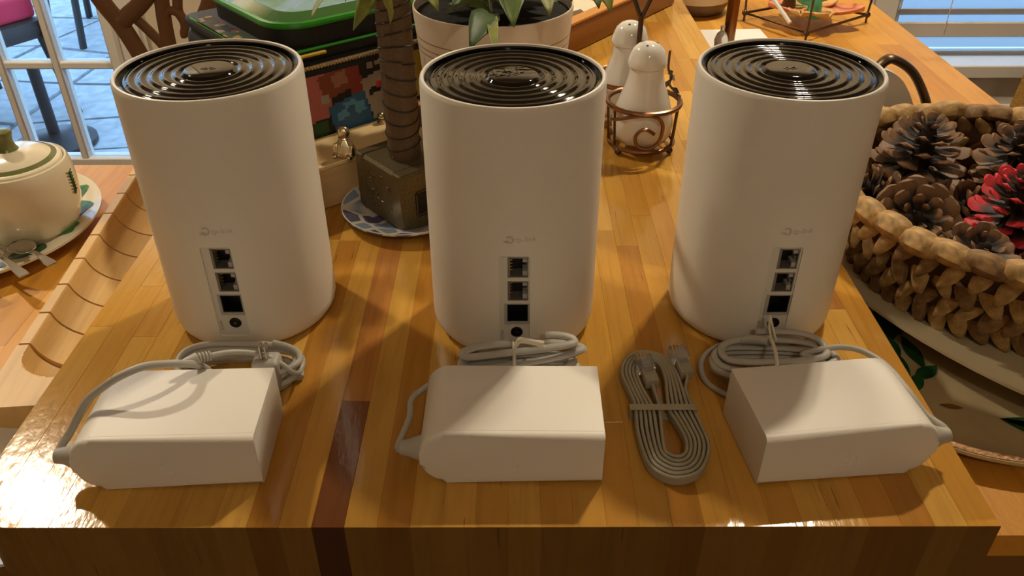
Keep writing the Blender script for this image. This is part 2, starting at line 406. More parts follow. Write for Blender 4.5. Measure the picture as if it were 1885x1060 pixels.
# ------------------------------------------------------------------ outside
PZ = -1.05
struct('patio_ground', quick(box, (-6, BACK_Y + .1, PZ - .1), (7, 12, PZ - .012)), m_mortar)
patio = bpy.data.objects['patio_ground']
NX, NY, cs = 10, 9, .44
jit = {(i, j): (-4.6 + i * cs + random.uniform(-.12, .12), 2.45 + j * cs + random.uniform(-.12, .12)) for i in range(NX + 1) for j in range(NY + 1)}
for i in range(NX):
    for j in range(NY):
        q = [Vector(jit[k] + (0,)) for k in ((i, j), (i + 1, j), (i + 1, j + 1), (i, j + 1))]; c = sum(q, Vector()) / 4
        q = [v + (c - v).normalized() * .018 for v in q]
        bm = B(); prism(bm, [(v.x - c.x, v.y - c.y) for v in q], 0, .012 + random.uniform(0, .004))
        g = random.uniform(.85, 1.1); obj('flagstone', bm, m_flag, patio, (c.x, c.y, PZ - .012), smooth=0)
def patio_chair(label, loc, rz):
    t = thing('patio_chair', label, 'chair', loc, rz, 'wicker patio chairs')
    obj('seat', quick(box, (-.28, -.28, .33), (.28, .28, .41), .03, 2), m_wicker, t)
    obj('backrest', quick(box, (-.28, .24, .38), (.28, .32, .92), .04, 2), m_wicker, t, rot=(radians(-8), 0, 0))
    for s in (-1, 1): obj('armrest', quick(tube, catmull([(s * .29, -.26, .33), (s * .30, -.26, .60), (s * .30, 0, .63), (s * .29, .28, .62)], 5), .025, 8), m_wicker, t)
    for sx in (-1, 1):
        for sy in (-1, 1): obj('leg', quick(tube, [(sx * .25, sy * .25, .35), (sx * .28, sy * .29, 0)], .018, 8), m_patmetal, t)
    return t
patio_chair('dark wicker patio chair holding the pink cushion outside the glass door', (-2.24, 3.24, PZ), radians(150))
patio_chair('dark wicker patio chair with empty seat behind the door muntin', (-2.02, 4.55, PZ), radians(20))
tag(obj('seat_cushion', quick(box, (-.26, -.26, 0), (.26, .26, .09), .02, 3), m_pink, None, (-2.24, 3.24, PZ + .411), (0, 0, radians(150))), 'coral pink seat cushion on the patio chair outside', 'cushion')
t = thing('umbrella_stand', 'round dark parasol foot standing on the flagstones outside', 'stand', (-1.79, 3.02, PZ + .006))
obj('base', quick(lathe, [(0, 0), (.15, 0), (.15, .02), (.10, .035), (.03, .05), (0, .05)], 28), m_patmetal, t)
obj('pole', quick(tube, [(0, 0, .05), (0, 0, .32)], .022, 10), m_patmetal, t)

# ------------------------------------------------------------------ lower table
def shade(c, k): return tuple(v * k for v in lin(c)[:3]) + (1,)
tbl = thing('kitchen_table', 'large pale laminated wood table under the thick butcher block', 'table', (0, 0, LOW))
bm = B(); box(bm, (-.64, .32, -.045), (.61, .815, -.0185)); box(bm, (-.30, .815, -.045), (.61, 1.95, -.0185)); obj('tabletop_core', bm, m_core, tbl)
lowpal = [(214, 156, 64), (220, 164, 72), (208, 148, 58), (216, 158, 66), (202, 142, 54)]
def stave(bm, x0, x1, y0, y1, z0, z1, ch=.0004, fy=None):
    """one laminated strip, chamfered along its top edges; fy(x) gives a shaped front end"""
    n = 5 if fy else 1
    xs = [x0 + (x1 - x0) * k / n for k in range(n + 1)]
    f = fy or (lambda x: y0)
    top = [(x, f(x) + ch) for x in xs] + [(x1, y1 - ch), (x0, y1 - ch)]
    top = [(min(max(x, x0 + ch), x1 - ch), y) for x, y in top]
    mid = [(x, f(x)) for x in xs] + [(x1, y1), (x0, y1)]
    T = [bm.verts.new((x, y, z1)) for x, y in top]; Mi = [bm.verts.new((x, y, z1 - ch)) for x, y in mid]; L = [bm.verts.new((x, y, z0)) for x, y in mid]
    N = len(T); bm.faces.new(T); bm.faces.new(list(reversed(L)))
    for k in range(N):
        k2 = (k + 1) % N
        bm.faces.new((Mi[k], Mi[k2], T[k2], T[k])); bm.faces.new((L[k], L[k2], Mi[k2], Mi[k]))
def stave_obj(parent, mat, x0, x1, y0, y1, z0, z1, col, fy=None, name='stave'):
    cx, cy = (x0 + x1) / 2, (y0 + y1) / 2
    bm = B(); stave(bm, x0 - cx, x1 - cx, y0 - cy, y1 - cy, z0, z1, .0002, (lambda x: fy(x + cx) - cy) if fy else None)
    o = obj(name, bm, mat, parent, (cx, cy, 0), smooth=0, color=col)
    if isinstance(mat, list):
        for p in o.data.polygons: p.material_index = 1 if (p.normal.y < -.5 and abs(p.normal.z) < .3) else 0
    return o
x = -.64; i = 0
while x < .609:
    x1 = min(x + .0357, .61); y = .32; yend = .815 if x1 <= -.295 else 1.95
    L0 = random.uniform(.15, .5)
    while y < yend - 1e-4:
        y1 = min(y + (L0 if y == .32 else random.uniform(.34, .62)), yend)
        if yend - y1 < .08: y1 = yend
        stave_obj(tbl, m_low, x, x1, y, y1, -.0185, 0, shade(random.choice(lowpal), random.uniform(.9, 1.08))); y = y1
    x = x1; i += 1
for lx, ly in ((-.56, .40), (.53, .40), (-.24, 1.86), (.53, 1.86)): obj('leg', quick(box, (lx - .04, ly - .04, FLOOR_Z - LOW), (lx + .04, ly + .04, -.045), .004), m_core, tbl)

# ------------------------------------------------------------------ butcher block
blk = thing('butcher_block', 'thick varnished butcher block of many glued wood strips, under the white routers', 'butcher block', (0, 0, 0))
BX0, BX1, BY0, BY1 = -.285, .2475, .2775, 1.42
pal = [(204, 156, 72), (199, 149, 64), (210, 163, 78), (192, 140, 58), (203, 153, 70), (186, 131, 54), (208, 160, 74)]
rows = 32; wv = (BX1 - BX0) / rows; RC = .030
def front_round(x):
    d = x - BX0
    return BY0 if d >= RC else BY0 + RC - math.sqrt(max(0, RC * RC - (RC - d) ** 2))
rs = random.Random(11)
for r in range(rows):
    x0 = BX0 + r * wv; x1 = x0 + wv; y = BY0; first = True
    while y < BY1 - 1e-4:
        y1 = min(y + (rs.uniform(.06, .30) if first else rs.uniform(.14, .36)), BY1)
        if BY1 - y1 < .06: y1 = BY1
        k = rs.uniform(.90, 1.06); c = shade(rs.choice(pal), k)
        if r == 11: c = shade((124, 76, 42) if first else rs.choice([(150, 98, 52), (176, 120, 60), (162, 108, 56)]), rs.uniform(.92, 1.06)) 
        elif rs.random() < .03: c = shade((172, 118, 62), k)
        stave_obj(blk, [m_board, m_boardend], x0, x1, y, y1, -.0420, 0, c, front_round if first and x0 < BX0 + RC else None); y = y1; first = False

for fx, fy_ in ((-.25, .44), (.215, .62), (-.25, 1.38), (.215, 1.38), (-.02, .50)): obj('foot', quick(lathe, [(0, LOW + .0002), (.016, LOW + .0002), (.018, -.0425), (0, -.0425)], 20), m_darkmetal, blk, (fx, fy_, 0))
# ------------------------------------------------------------------ routers
RR, RH = .05375, .1705
def bend(bm, rad):
    for v in bm.verts:
        a = v.co.x / rad; rr = rad - v.co.y
        v.co = Vector((rr * sin(a), -rr * cos(a), v.co.z))
PANEL = (-.0085, .0100, .0140, .0800); PY = -RR + .0021
def make_router(label, loc):
    t = thing('mesh_router', label, 'router', loc, 0, 'white cylinder routers')
    prof = [(0, 0), (.044, 0), (.0475, .0006), (.0505, .0024), (.0526, .0054), (.0536, .009), (RR, .0125), (RR, .06), (RR, .12), (RR, .1675), (.0534, .1692), (.0527, .1702), (.0518, .1705), (.0512, .1701), (.0509, .169), (.0508, .1665), (0, .1665)]
    bm = B(); lathe(bm, prof, 128); me = mesh('shell', bm, m_white, 50)
    cb = B(); x0, x1, z0, z1 = PANEL; r = .0022; poly = []
    for cx, cz, a0 in ((x1 - r, z0 + r, -90), (x1 - r, z1 - r, 0), (x0 + r, z1 - r, 90), (x0 + r, z0 + r, 180)):
        for k in range(5):
            a = radians(a0 + k * 22.5); poly.append((cx + r * cos(a), cz + r * sin(a)))
    lo = [cb.verts.new((px, PY + .0004, pz)) for px, pz in poly]; hi = [cb.verts.new((px, -.07, pz)) for px, pz in poly]; n = len(poly)
    cb.faces.new(lo); cb.faces.new(list(reversed(hi)))
    for k in range(n): cb.faces.new((lo[k], hi[k], hi[(k + 1) % n], lo[(k + 1) % n]))
    deep = B(); box(deep, (-.0036, -.06, .0300), (.0092, -.0405, .0784))
    def boolean(me, cbm):
        o = bpy.data.objects.new('a', me); COL.objects.link(o); c = bpy.data.objects.new('b', mesh('b', cbm, m_white, 0)); COL.objects.link(c)
        md = o.modifiers.new('b', 'BOOLEAN'); md.object = c; md.operation = 'DIFFERENCE'; md.solver = 'EXACT'
        out = bpy.data.meshes.new_from_object(o.evaluated_get(bpy.context.evaluated_depsgraph_get()))
        bpy.data.objects.remove(o); bpy.data.objects.remove(c); return out
    me = boolean(boolean(me, cb), deep); me.name = 'shell'
    me.shade_smooth(); me.set_sharp_from_angle(angle=radians(30)); me.materials.clear(); me.materials.append(m_white)
    obj('shell', me, None, t)
    # glossy rippled top
    prof = [(0, .1694), (.0134, .1694), (.0143, .1691), (.0150, .1683)]
    nr = 5; step = (.0474 - .0152) / nr
    for k in range(nr):
        for j in range(1, 9):
            a = j / 8; prof.append((.0152 + (k + a) * step, .1676 + .0010 * (.5 - .5 * cos(2 * pi * a)) ** 1.6))
    prof += [(.0478, .1672), (.0484, .1668), (.0502, .1668), (.0507, .1690), (.0507, .1660)]
    obj('top_cover', quick(lathe, prof, 96), m_black, t)
    # swirl mark pressed into the centre
    bm = B()
    tube(bm, catmull([(-.0042, -.0008, .1695), (-.0026, .0012, .1695), (-.0004, .0002, .1695), (.0014, -.0012, .1695), (.0036, .0004, .1695), (.0030, .0018, .1695), (.0012, .0012, .1695)], 5), .00035, 6)
    tube(bm, catmull([(-.0030, -.0018, .1695), (-.0012, -.0010, .1695), (.0002, .0012, .1695), (.0016, .0022, .1695)], 5), .00035, 6)
    obj('emblem', bm, m_portgrey, t)
    # port panel
    x0, x1, z0, z1 = PANEL
    holes = [(-.0034, .0089, .0639, .0780), (-.0034, .0090, .0473, .0612), (-.0037, .0089, .0318, .0446)]
    bm = B(); xs = sorted({x0, x1} | {h[0] for h in holes} | {h[1] for h in holes}); zs = sorted({z0, z1} | {h[2] for h in holes} | {h[3] for h in holes})
    vv = {}
    for a, b in zip(xs, xs[1:]):
        for c, d in zip(zs, zs[1:]):
            mx, mz = (a + b) / 2, (c + d) / 2
            if any(h[0] < mx < h[1] and h[2] < mz < h[3] for h in holes): continue
            q = [vv.setdefault((px, pz), None) or vv.__setitem__((px, pz), bm.verts.new((px, PY, pz))) or vv[(px, pz)] for px, pz in ((a, c), (b, c), (b, d), (a, d))]
            bm.faces.new(q)
    obj('port_panel', bm, m_panel, t, smooth=0)
    for k, (a, b, c, d) in enumerate(holes):
        bm = B(); y0, y1 = PY - .0002, PY + .0095; th = .0007
        box(bm, (a, y0, c), (a + th * (2.2 if k < 2 else 1), y1, d)); box(bm, (b - th, y0, c), (b, y1, d)); box(bm, (a, y0, c), (b, y1, c + th)); box(bm, (a, y0, d - th), (b, y1, d))
        p = obj('ethernet_port' if k < 2 else 'data_port', bm, m_portgrey if k < 2 else m_hole, t, smooth=0)
        obj('port_back', quick(box, (a, y1 - .0008, c), (b, y1, d)), m_hole, p, smooth=0)
        if k < 2:
            for zz in (c + .0007, d - .0040): obj('latch_step', quick(box, (b - .0034, y0 + .0012, zz), (b - .0007, y1, zz + .0033)), m_portlip, p, smooth=0)
            for zz in (c + .0024, c + .0042, c + .0060): obj('latch_step', quick(box, (b - .0016, y0 + .0030, zz), (b - .0007, y1, zz + .0008)), m_portlip, p, smooth=0)
            for q in range(4): obj('contact', quick(box, (a + .0015, y0 + .004, c + .003 + q * .0022), (a + .0028, y1, c + .0036 + q * .0022)), m_gold, p, smooth=0)
        else:
            bm = B(); y2 = PY - .0006
            for q in (((a - .0018, c - .0021), (a, d + .0003)), ((b, c - .0021), (b + .0009, d + .0003)), ((a, c - .0021), (b, c)), ((a, d), (b, d + .0003))):
                box(bm, (q[0][0], y2, q[0][1]), (q[1][0], PY + .002, q[1][1]))
            obj('port_collar', bm, m_portlip, p, smooth=0)
    j = obj('power_jack', quick(lathe, [(.0037, 0), (.0037, .0006), (.0034, .0008), (.0031, .0003), (0, .0002)], 28), m_hole, t, (.0021, PY, .0236), (radians(90), 0, 0))
    obj('pin', quick(lathe, [(0, .0010), (.0006, .0009), (.0007, .0001)], 10), m_pin, j)
    # lettering and mark
    bm = text_bm('tp-link', .0048, .0001); bmesh.ops.rotate(bm, verts=bm.verts, cent=(0, 0, 0), matrix=Matrix.Rotation(pi / 2, 3, 'X'))
    for v in bm.verts: v.co += Vector((.0072, .0, .0896))
    bend(bm, RR + .00004); obj('lettering', bm, m_logo, t, smooth=0)
    bm = B(); pts = []
    for k in range(26):
        a = radians(-150 + k * 11.5); pts.append((-.0022 + .0021 * cos(a), 0, .0913 + .0021 * sin(a)))
    tube(bm, pts, .00052, 6); tube(bm, [(-.0056, 0, .0897), (-.0040, 0, .0899), (-.0028, 0, .0906)], .0005, 6)
    bend(bm, RR + .0001); obj('brand_mark', bm, m_logo, t)
    bm = text_bm('POWER', .0021, .00005); bmesh.ops.rotate(bm, verts=bm.verts, cent=(0, 0, 0), matrix=Matrix.Rotation(pi / 2, 3, 'Z')); bmesh.ops.rotate(bm, verts=bm.verts, cent=(0, 0, 0), matrix=Matrix.Rotation(pi / 2, 3, 'X'))
    for v in bm.verts: v.co += Vector((-.0062, PY - .0001, .0215))
    obj('port_lettering', bm, m_print, t, smooth=0)
    return t
r0 = make_router('white cylinder router at the left, in front of the lunch bag', (-.1764, .4705, .0002))
for lab, loc in (('white cylinder router in the middle, in front of the gold-lined plant pot', (.0008, .4605, .0002)), ('white cylinder router at the right, beside the pine cone basket', (.1623, .4694, .0002))):
    c = copy_tree(r0); c.location = loc; c['label'] = lab

# ------------------------------------------------------------------ power adapters with cords
AW, AD, AH = .0965, .0565, .0345
def racetrack(c, hl, hw, turns, z0, dz, seed, tilt=0., n=26, jit=.0022):
    rr = random.Random(seed); out = []; J = [(rr.uniform(-jit, jit), rr.uniform(-jit, jit), rr.uniform(-jit, jit), rr.uniform(.8, 1.05), rr.uniform(.7, 1.1)) for _ in range(int(turns) + 2)]
    N = int(turns * n)
    for k in range(N + 1):
        t = k / n; i = int(t); f = t - i; A, Bq = J[i], J[i + 1]; q = [A[m] + (Bq[m] - A[m]) * f for m in range(5)]
        a = 2 * pi * t; ca, sa = cos(a), sin(a)
        x = math.copysign(abs(ca) ** .7, ca) * hl * q[3]; y = math.copysign(abs(sa) ** .8, sa) * hw * q[4]
        z = z0 + dz * t + q[2] * .5 + tilt * x + .0012 * sin(a * 2 + i)
        out.append((c[0] + x + q[0], c[1] + y + q[1], max(z, .0022)))
    return out
def make_adapter(label, corner, rz, flip):
    """corner: where the front lower edge of the square end stands; the body runs to -x (or +x when flipped)"""
    t = thing('power_adapter', label, 'power adapter', (corner[0], corner[1], .0003), rz, 'white power adapters')
    s = 1 if flip else -1; bm = B()
    r1, r2 = .0135, .0135; W = AW; prof = [(0, 0), (0, AH)]
    for k in range(9):
        a = radians(90 - k * 10 * 9 / 8); prof.append((W - r1 + r1 * cos(a) , AH - r1 + r1 * sin(a)))
    for k in range(9):
        a = radians(-k * 10 * 9 / 8); prof.append((W - r2 + r2 * cos(a), r2 + r2 * sin(a)))
    n = len(prof); fr = [bm.verts.new((s * x, 0, z)) for x, z in prof]; bk = [bm.verts.new((s * x, AD, z)) for x, z in prof]
    ff = bm.faces.new(fr); bm.faces.new(list(reversed(bk)))
    for k in range(n): bm.faces.new((fr[k], bk[k], bk[(k + 1) % n], fr[(k + 1) % n]))
    bm.edges.ensure_lookup_table()
    fe = [e for e in ff.edges if not (e.verts[0].co.x == 0 and e.verts[1].co.x == 0)]
    bmesh.ops.bevel(bm, geom=fe, offset=.0030, segments=4, profile=.5, affect='EDGES')
    be = [e for e in bm.edges if all(abs(v.co.y - AD) < 1e-6 for v in e.verts)] + [e for e in bm.edges if all(abs(v.co.x) < 1e-6 for v in e.verts) and e.calc_length() > .01]
    bmesh.ops.bevel(bm, geom=list(set(be)), offset=.0008, segments=2, profile=.5, affect='EDGES')
    obj('body', bm, m_satin, t, smooth=35)
    obj('seam', quick(box, (min(.0008 * s, s * (W - .012)), .0040, AH - .0001), (max(.0008 * s, s * (W - .012)), .0043, AH + .00006)), m_panel, t, smooth=0)
    obj('strain_relief', quick(lathe, [(0, 0), (.0072, 0), (.0066, .003), (.0048, .007), (.0042, .010), (.0040, .0118), (0, .0122)], 18), m_cord, t, (s * (W - .0008), .0085, AH * .5), (0, radians(90 * s), 0))
    bm = B(); cx, cz = s * W * .5, AH * .40
    tube(bm, [(cx - .004, -.0001, cz + .0010), (cx + .0003, -.0001, cz + .0010)], .00035, 6); tube(bm, [(cx, -.0001, cz + .0052), (cx, -.0001, cz - .0002)], .00035, 6)
    tube(bm, [(cx + .0010 + .0030 * cos(radians(a)), -.0001, cz + .0002 + .0034 * sin(radians(a))) for a in range(-90, 35, 12)], .00035, 6)
    obj('brand_mark', bm, m_satin, t)
    return t
def world_child(parent, name, bm, mat, sub=None, smooth=40):
    """part given in world coordinates"""
    base = sub or parent
    bpy.context.view_layer.update()
    o = obj(name, bm, mat, None, smooth=smooth)
    mi = (Matrix.Translation(parent.location) @ parent.rotation_euler.to_matrix().to_4x4()).inverted()
    o.data.transform(mi); o.parent = base
    return o
# left adapter
a1 = make_adapter('white power adapter at the left with its cord arching over the top', (-.1325, .3055), radians(2), False)
w1 = [(-.2395, .3125, .0172), (-.2400, .3165, .0185), (-.2362, .3225, .0235), (-.2262, .3290, .0385), (-.2166, .3333, .0455), (-.207, .3366, .0505), (-.1967, .3413, .0525), (-.1871, .3459, .0505), (-.1805, .3510, .0465), (-.177, .358, .040), (-.176, .368, .028), (-.172, .376, .012)]
coil = racetrack((-.166, .3905), .0385, .0185, 4.2, .003, .0036, 3)
world_child(a1, 'cord', quick(tube, catmull(w1 + coil[:1], 8), .0022, 10), m_cord)
world_child(a1, 'cord_coil', quick(tube, catmull(coil, 3), .0021, 10), m_cord)
w1b = [(-.1704, .3655, .0405), (-.1627, .3712, .038), (-.1541, .3761, .034), (-.1447, .3792, .029), (-.136, .379, .0225), (-.1300, .3790, .016), (-.1285, .386, .012), (-.135, .400, .012)]
world_child(a1, 'thin_cord', quick(tube, catmull(w1b, 8), .0016, 10), m_cord)
pl = world_child(a1, 'inline_plug', quick(tube, [(-.1845, .3555, .0425), (-.1822, .3568, .0425), (-.1768, .3605, .0420), (-.1762, .3610, .0420)], .003, 12, radii=[.0012, .0022, .0036, .0034]), m_cord)
d = Vector((-.1704, .3655, .0405)) - Vector((-.1762, .3610, .0420))
for k in range(4):
    p = Vector((-.1762, .3610, .0420)) + d * (.12 + .25 * k); world_child(a1, 'relief_ring', quick(tube, [p - d * .06, p + d * .06], .0031 - .0001 * k, 12), m_cord, pl)
for v in ((-.1466, .3785), (-.1436, .3785)): world_child(a1, 'prong', quick(box, (v[0] - .0007, v[1] - .0025, .028), (v[0] + .0007, v[1] + .0025, .038), .0003), m_pin)
world_child(a1, 'plug', quick(box, (-.153, .3725, .008), (-.137, .386, .028), .003, 3), m_cord)
# middle adapter
a2 = make_adapter('white power adapter in the middle, lying square to the block edge', (.0478, .3062), radians(-.6), False)
w2 = [(-.0602, .3145, .0172), (-.0612, .3185, .0165), (-.0592, .329, .0165), (-.0572, .3415, .0165), (-.0576, .3545, .0165), (-.0520, .3635, .0165), (-.044, .372, .015), (-.030, .380, .009)]
c2 = racetrack((.0055, .3835), .0360, .0080, 5.2, .0045, .0054, 9, tilt=.10, jit=.0042)
world_child(a2, 'cord', quick(tube, catmull(w2 + c2[14:15], 8), .0018, 10), m_cord)
world_child(a2, 'cord_coil', quick(tube, catmull(c2, 3), .0029, 10, flat=.62), m_cord)
tw = [(.0004 + .0018 * sin(k), .3835 + .0118 * cos(k * pi / 8), .0175 + .0165 * sin(k * pi / 8)) for k in range(17)]
tw = [(.0012, .3835 + .0125 * cos(k * pi / 8), .0165 + .0158 * sin(k * pi / 8)) for k in range(16)]
world_child(a2, 'paper_tie', quick(tube, catmull(tw, 3, True), .0011, 8, True), m_tie)
ends = catmull([(.0012, .376, .0305), (.0010, .3755, .034), (.0024, .3752, .0400), (.0042, .3750, .0442), (.0080, .3750, .0436), (.0128, .3750, .0424), (.0182, .3750, .0414)], 6)
world_child(a2, 'paper_tie_end', quick(tube, ends, .0010, 8, radii=[.0009 + .0004 * (k / len(ends)) for k in range(len(ends))]), m_tie)
world_child(a2, 'paper_tie_end', quick(tube, catmull([(.0024, .3745, .0395), (.0046, .3742, .0428), (.0090, .3742, .0424), (.0140, .3742, .0410), (.0186, .3742, .0390)], 6), .0009, 8), m_tie)
# right adapter
a3 = make_adapter('white power adapter at the right, half in shadow beside the block edge', (.1300, .3040), radians(6.5), True)
w3 = [(.2365, .3265, .0172), (.2345, .3300, .019), (.2276, .3365, .0215), (.2215, .3490, .027), (.2165, .3693, .0285), (.2085, .3840, .0275), (.1990, .3925, .0240), (.1870, .3940, .0210), (.176, .3905, .020)]
c3 = racetrack((.1610, .3930), .0385, .0130, 5.3, .003, .0038, 21, jit=.0030)
world_child(a3, 'cord', quick(tube, catmull(w3 + c3[-12:-11], 8), .0021, 10, flat=.8), m_cord)
world_child(a3, 'cord_coil', quick(tube, catmull(c3, 3), .0023, 10, flat=.8), m_cord)
l3 = [(.160, .4010, .023), (.1423, .4060, .0175), (.128, .4075, .0125), (.1185, .4010, .007), (.1180, .3880, .0030), (.1260, .3768, .0022), (.136, .371, .0022), (.150, .3695, .0022)]
world_child(a3, 'thin_cord', quick(tube, catmull(l3, 8), .0017, 10), m_cord)
pl = world_child(a3, 'plug', quick(tube, catmull([(.1410, .4055, .0188), (.1490, .4020, .0225), (.1560, .3975, .0245)], 4), .003, 10, radii=[.0018, .0026, .0028, .003, .003, .003, .003, .003, .0028]), m_cord)
tw = [(.1570, .3925 + .0165 * cos(k * pi / 8), .0128 + .0142 * sin(k * pi / 8)) for k in range(16)]
tw = [(x, y, max(z, .0014)) for x, y, z in tw]
world_child(a3, 'paper_tie', quick(tube, catmull(tw, 3, True), .0012, 8, True), m_tie)
world_child(a3, 'paper_tie_end', quick(tube, catmull([(.1585, .400, .0245), (.1575, .4045, .030), (.1575, .4080, .0365)], 5), .0007, 8), m_tie)
world_child(a3, 'paper_tie_end', quick(tube, catmull([(.1615, .400, .0235), (.1595, .4045, .030), (.1576, .4080, .0367)], 5), .0007, 8), m_tie)

# ------------------------------------------------------------------ flat ethernet cable
OUT = [(.082, .413), (.0700, .4045), (.0657, .3897), (.0684, .3745), (.0702, .3604), (.0690, .3389), (.072, .3153), (.0785, .3065), (.087, .3033), (.0975, .3065), (.1048, .3152), (.1094, .3286), (.1080, .3440), (.1057, .3589), (.1035, .387), (.0980, .4059)]
INN = [(.0866, .4005), (.0815, .3980), (.0792, .3920), (.0800, .3790), (.0848, .3590), (.0850, .3388), (.0844, .3280), (.0862, .3235), (.0891, .3217), (.0925, .3225), (.0950, .3270), (.0951, .3361), (.0920, .3480), (.0892, .3590), (.0915, .3837), (.0905, .3967)]
bm = B(); pts = []; NT_ = 6
for k in range(16 * NT_ + 1):
    i = k % 16; f = k / (16 * NT_)
    pts.append((INN[i][0] + (OUT[i][0] - INN[i][0]) * f, INN[i][1] + (OUT[i][1] - INN[i][1]) * f, .0008))
pts = pts[3:-3]
eth = thing('ethernet_cable', 'flat grey ethernet cable coiled and banded beside the right adapter', 'cable', (0, 0, 0))
inner_tail = [(.0836, .380, .0032), (.0838, .3750, .0026), (.0842, .368, .0016), (.0845, .360, .0010)]
pth = catmull([(.0842, .3780, .0032), (.0848, .3700, .0022), (.0858, .3600, .0010)] + pts[3:] + [(.1040, .3750, .0008), (.1062, .3830, .0022), (.1066, .3870, .0030)], 5)
obj('flat_cable', quick(ribbon, pth, .0062, .0019), m_cord2, eth)
def rj45(p, ang, pitch=0):
    b = obj('plug_boot', quick(box, (-.0042, 0, 0), (.0042, .0125, .0072), .0012, 2), m_cord2, eth, p, (pitch, 0, ang))
    obj('plug_tip', quick(box, (-.0055, .0122, .0002), (.0055, .0245, .0070), .0006), m_clear, b, smooth=0)
    obj('plug_clip', quick(box, (-.003, .008, .0072), (.003, .022, .0082), .0003), m_clear, b, smooth=0)
    for k in range(4): obj('contact', quick(box, (-.0040 + k * .0022, .019, .0070), (-.0032 + k * .0022, .0243, .0074)), m_gold, b, smooth=0)
rj45((.0842, .3775, .0040), radians(8), radians(3)); rj45((.1066, .3868, .0030), radians(7), radians(6))
bm = B(); zt = .0082
for a, b in (((.0688, .3552, zt - .0008), (.1066, .3600, zt)), ((.0688, .3552, .0), (.1066, .3600, .0007)), ((.0682, .3552, 0), (.0690, .3600, zt)), ((.1064, .3552, 0), (.1072, .3600, zt))): box(bm, a, b, .0002)
obj('band', bm, m_cord2, eth, smooth=0)

# ------------------------------------------------------------------ slotted bamboo trough at the left
org = thing('slotted_trough', 'long bamboo trough with saw-cut slots along the left block edge', 'tray', (-.3545, .575, LOW + .0005), radians(4.8))
def trough_prof():
    P = [(-.0065, .0), (-.0065, .0297), (-.0058, .0305), (.0013, .0305), (.0022, .0297)]
    for k in range(1, 9):
        a = radians(180 + k * 10); P.append((.036 + .0338 * cos(a), .0335 + .0285 * sin(a)))
    P += [(.050, .0050), (.050, .0)]
    return P
PR = trough_prof()
cuts = [-.30 + .045 * k for k in range(14)]
off = .0085
YE = -.111
edges = [YE + .038 * k for k in range(11)]
for a, b in zip(edges, edges[1:]):
    bm = B(); g = .0010
    A = [bm.verts.new((x, a + g, z)) for x, z in PR]; Bv = [bm.verts.new((x, b - g, z)) for x, z in PR]; n = len(PR)
    bm.faces.new(A); bm.faces.new(list(reversed(Bv)))
    for k in range(n): bm.faces.new((A[k], A[(k + 1) % n], Bv[(k + 1) % n], Bv[k]))
    obj('segment', bm, m_tray, org, smooth=30, color=shade((216, 176, 112), random.uniform(.96, 1.04)))
# solid end with the rounded mouth of the groove
bm = B(); L = .066
nx, ny = 70, 56
def trough_z(x):
    if x <= .0022: return .0305
    u = (x - .0022) / .0338; return .0335 - .0285 * math.sqrt(max(0, 1 - (1 - min(u, 1)) ** 2)) - .003
vs = []
for j in range(ny + 1):
    y = YE - .0010 - L * j / ny; row = []
    for i in range(nx + 1):
        x = -.0065 + .0565 * i / nx
        d = max(0, (YE - .008 - y) / .030)
        z = trough_z(x)
        if d < 1:
            e = math.sqrt(max(0, 1 - d * d)); xs = .0022 + (1 - e) * .03
            z = .0305 if x < xs else trough_z(.0022 + (x - xs))
            if d > .6: z = max(z, .0305 - (.0305 - .0055) * e * 1.2 if x >= xs else .0305)
        else: z = .0305
        row.append(bm.verts.new((x, y, min(z, .0305))))
    vs.append(row)
for j in range(ny):
    for i in range(nx): bm.faces.new((vs[j][i], vs[j][i + 1], vs[j + 1][i + 1], vs[j + 1][i]))
ring = [vs[0][i] for i in range(nx + 1)] + [vs[j][nx] for j in range(1, ny + 1)] + [vs[ny][i] for i in range(nx - 1, -1, -1)] + [vs[j][0] for j in range(ny - 1, 0, -1)]
low = [bm.verts.new((v.co.x, v.co.y, 0)) for v in ring]
for k in range(len(ring)): bm.faces.new((ring[k], ring[(k + 1) % len(ring)], low[(k + 1) % len(ring)], low[k]))
bm.faces.new(low)
obj('rounded_end', bm, m_tray, org, smooth=50, color=shade((216, 176, 112), 1.0))
obj('slot_shade_backing', quick(box, (-.0060, YE, .0004), (.0495, .268, .004)), m_hole, org, smooth=0)  # black sheet under the saw cuts, standing in for the shade inside them

# ------------------------------------------------------------------ plates and bowls helper
def plate_prof(r, h, rim=.35, th=.0035, foot=.55):
    return [(0, th * .6), (r * foot, th * .6), (r * (1 - rim), th), (r * (1 - rim * .6), h * .55 + th * .5), (r * .97, h + .0002), (r, h + .0008), (r * 1.0, h - .0012), (r * .96, h - .0026), (r * (1 - rim * .6), h * .55 - th * .6), (r * (1 - rim), .0008), (r * foot, 0), (0, 0)]
def prof_z(prof, r):
    pr = [(a, b) for a, b in prof[:6]]
    for (a, b), (c, d) in zip(pr, pr[1:]):
        if a <= r <= c + 1e-9: return b + (d - b) * (r - a) / max(c - a, 1e-9)
    return pr[-1][1]
def leaf_decal(parent, prof, name, c, ang, L, W, mat, n=8):
    """painted leaf lying flush on a round plate"""
    bm = B(); rows = []
    for k in range(n + 1):
        u = k / n; hw = W * 1.5 * math.sin(pi * min(.98, u * .94 + .03)) ** .8 * (1 + .25 * sin(u * 25))
        row = []
        for s in (-1, 0, 1):
            x = c[0] + cos(ang) * L * u - sin(ang) * hw * s; y = c[1] + sin(ang) * L * u + cos(ang) * hw * s
            row.append(bm.verts.new((x, y, prof_z(prof, math.hypot(x, y)) + .0005)))
        rows.append(row)
    for a, b in zip(rows, rows[1:]):
        for i in range(2): bm.faces.new((a[i], a[i + 1], b[i + 1], b[i]))
    return obj(name, bm, mat, parent)
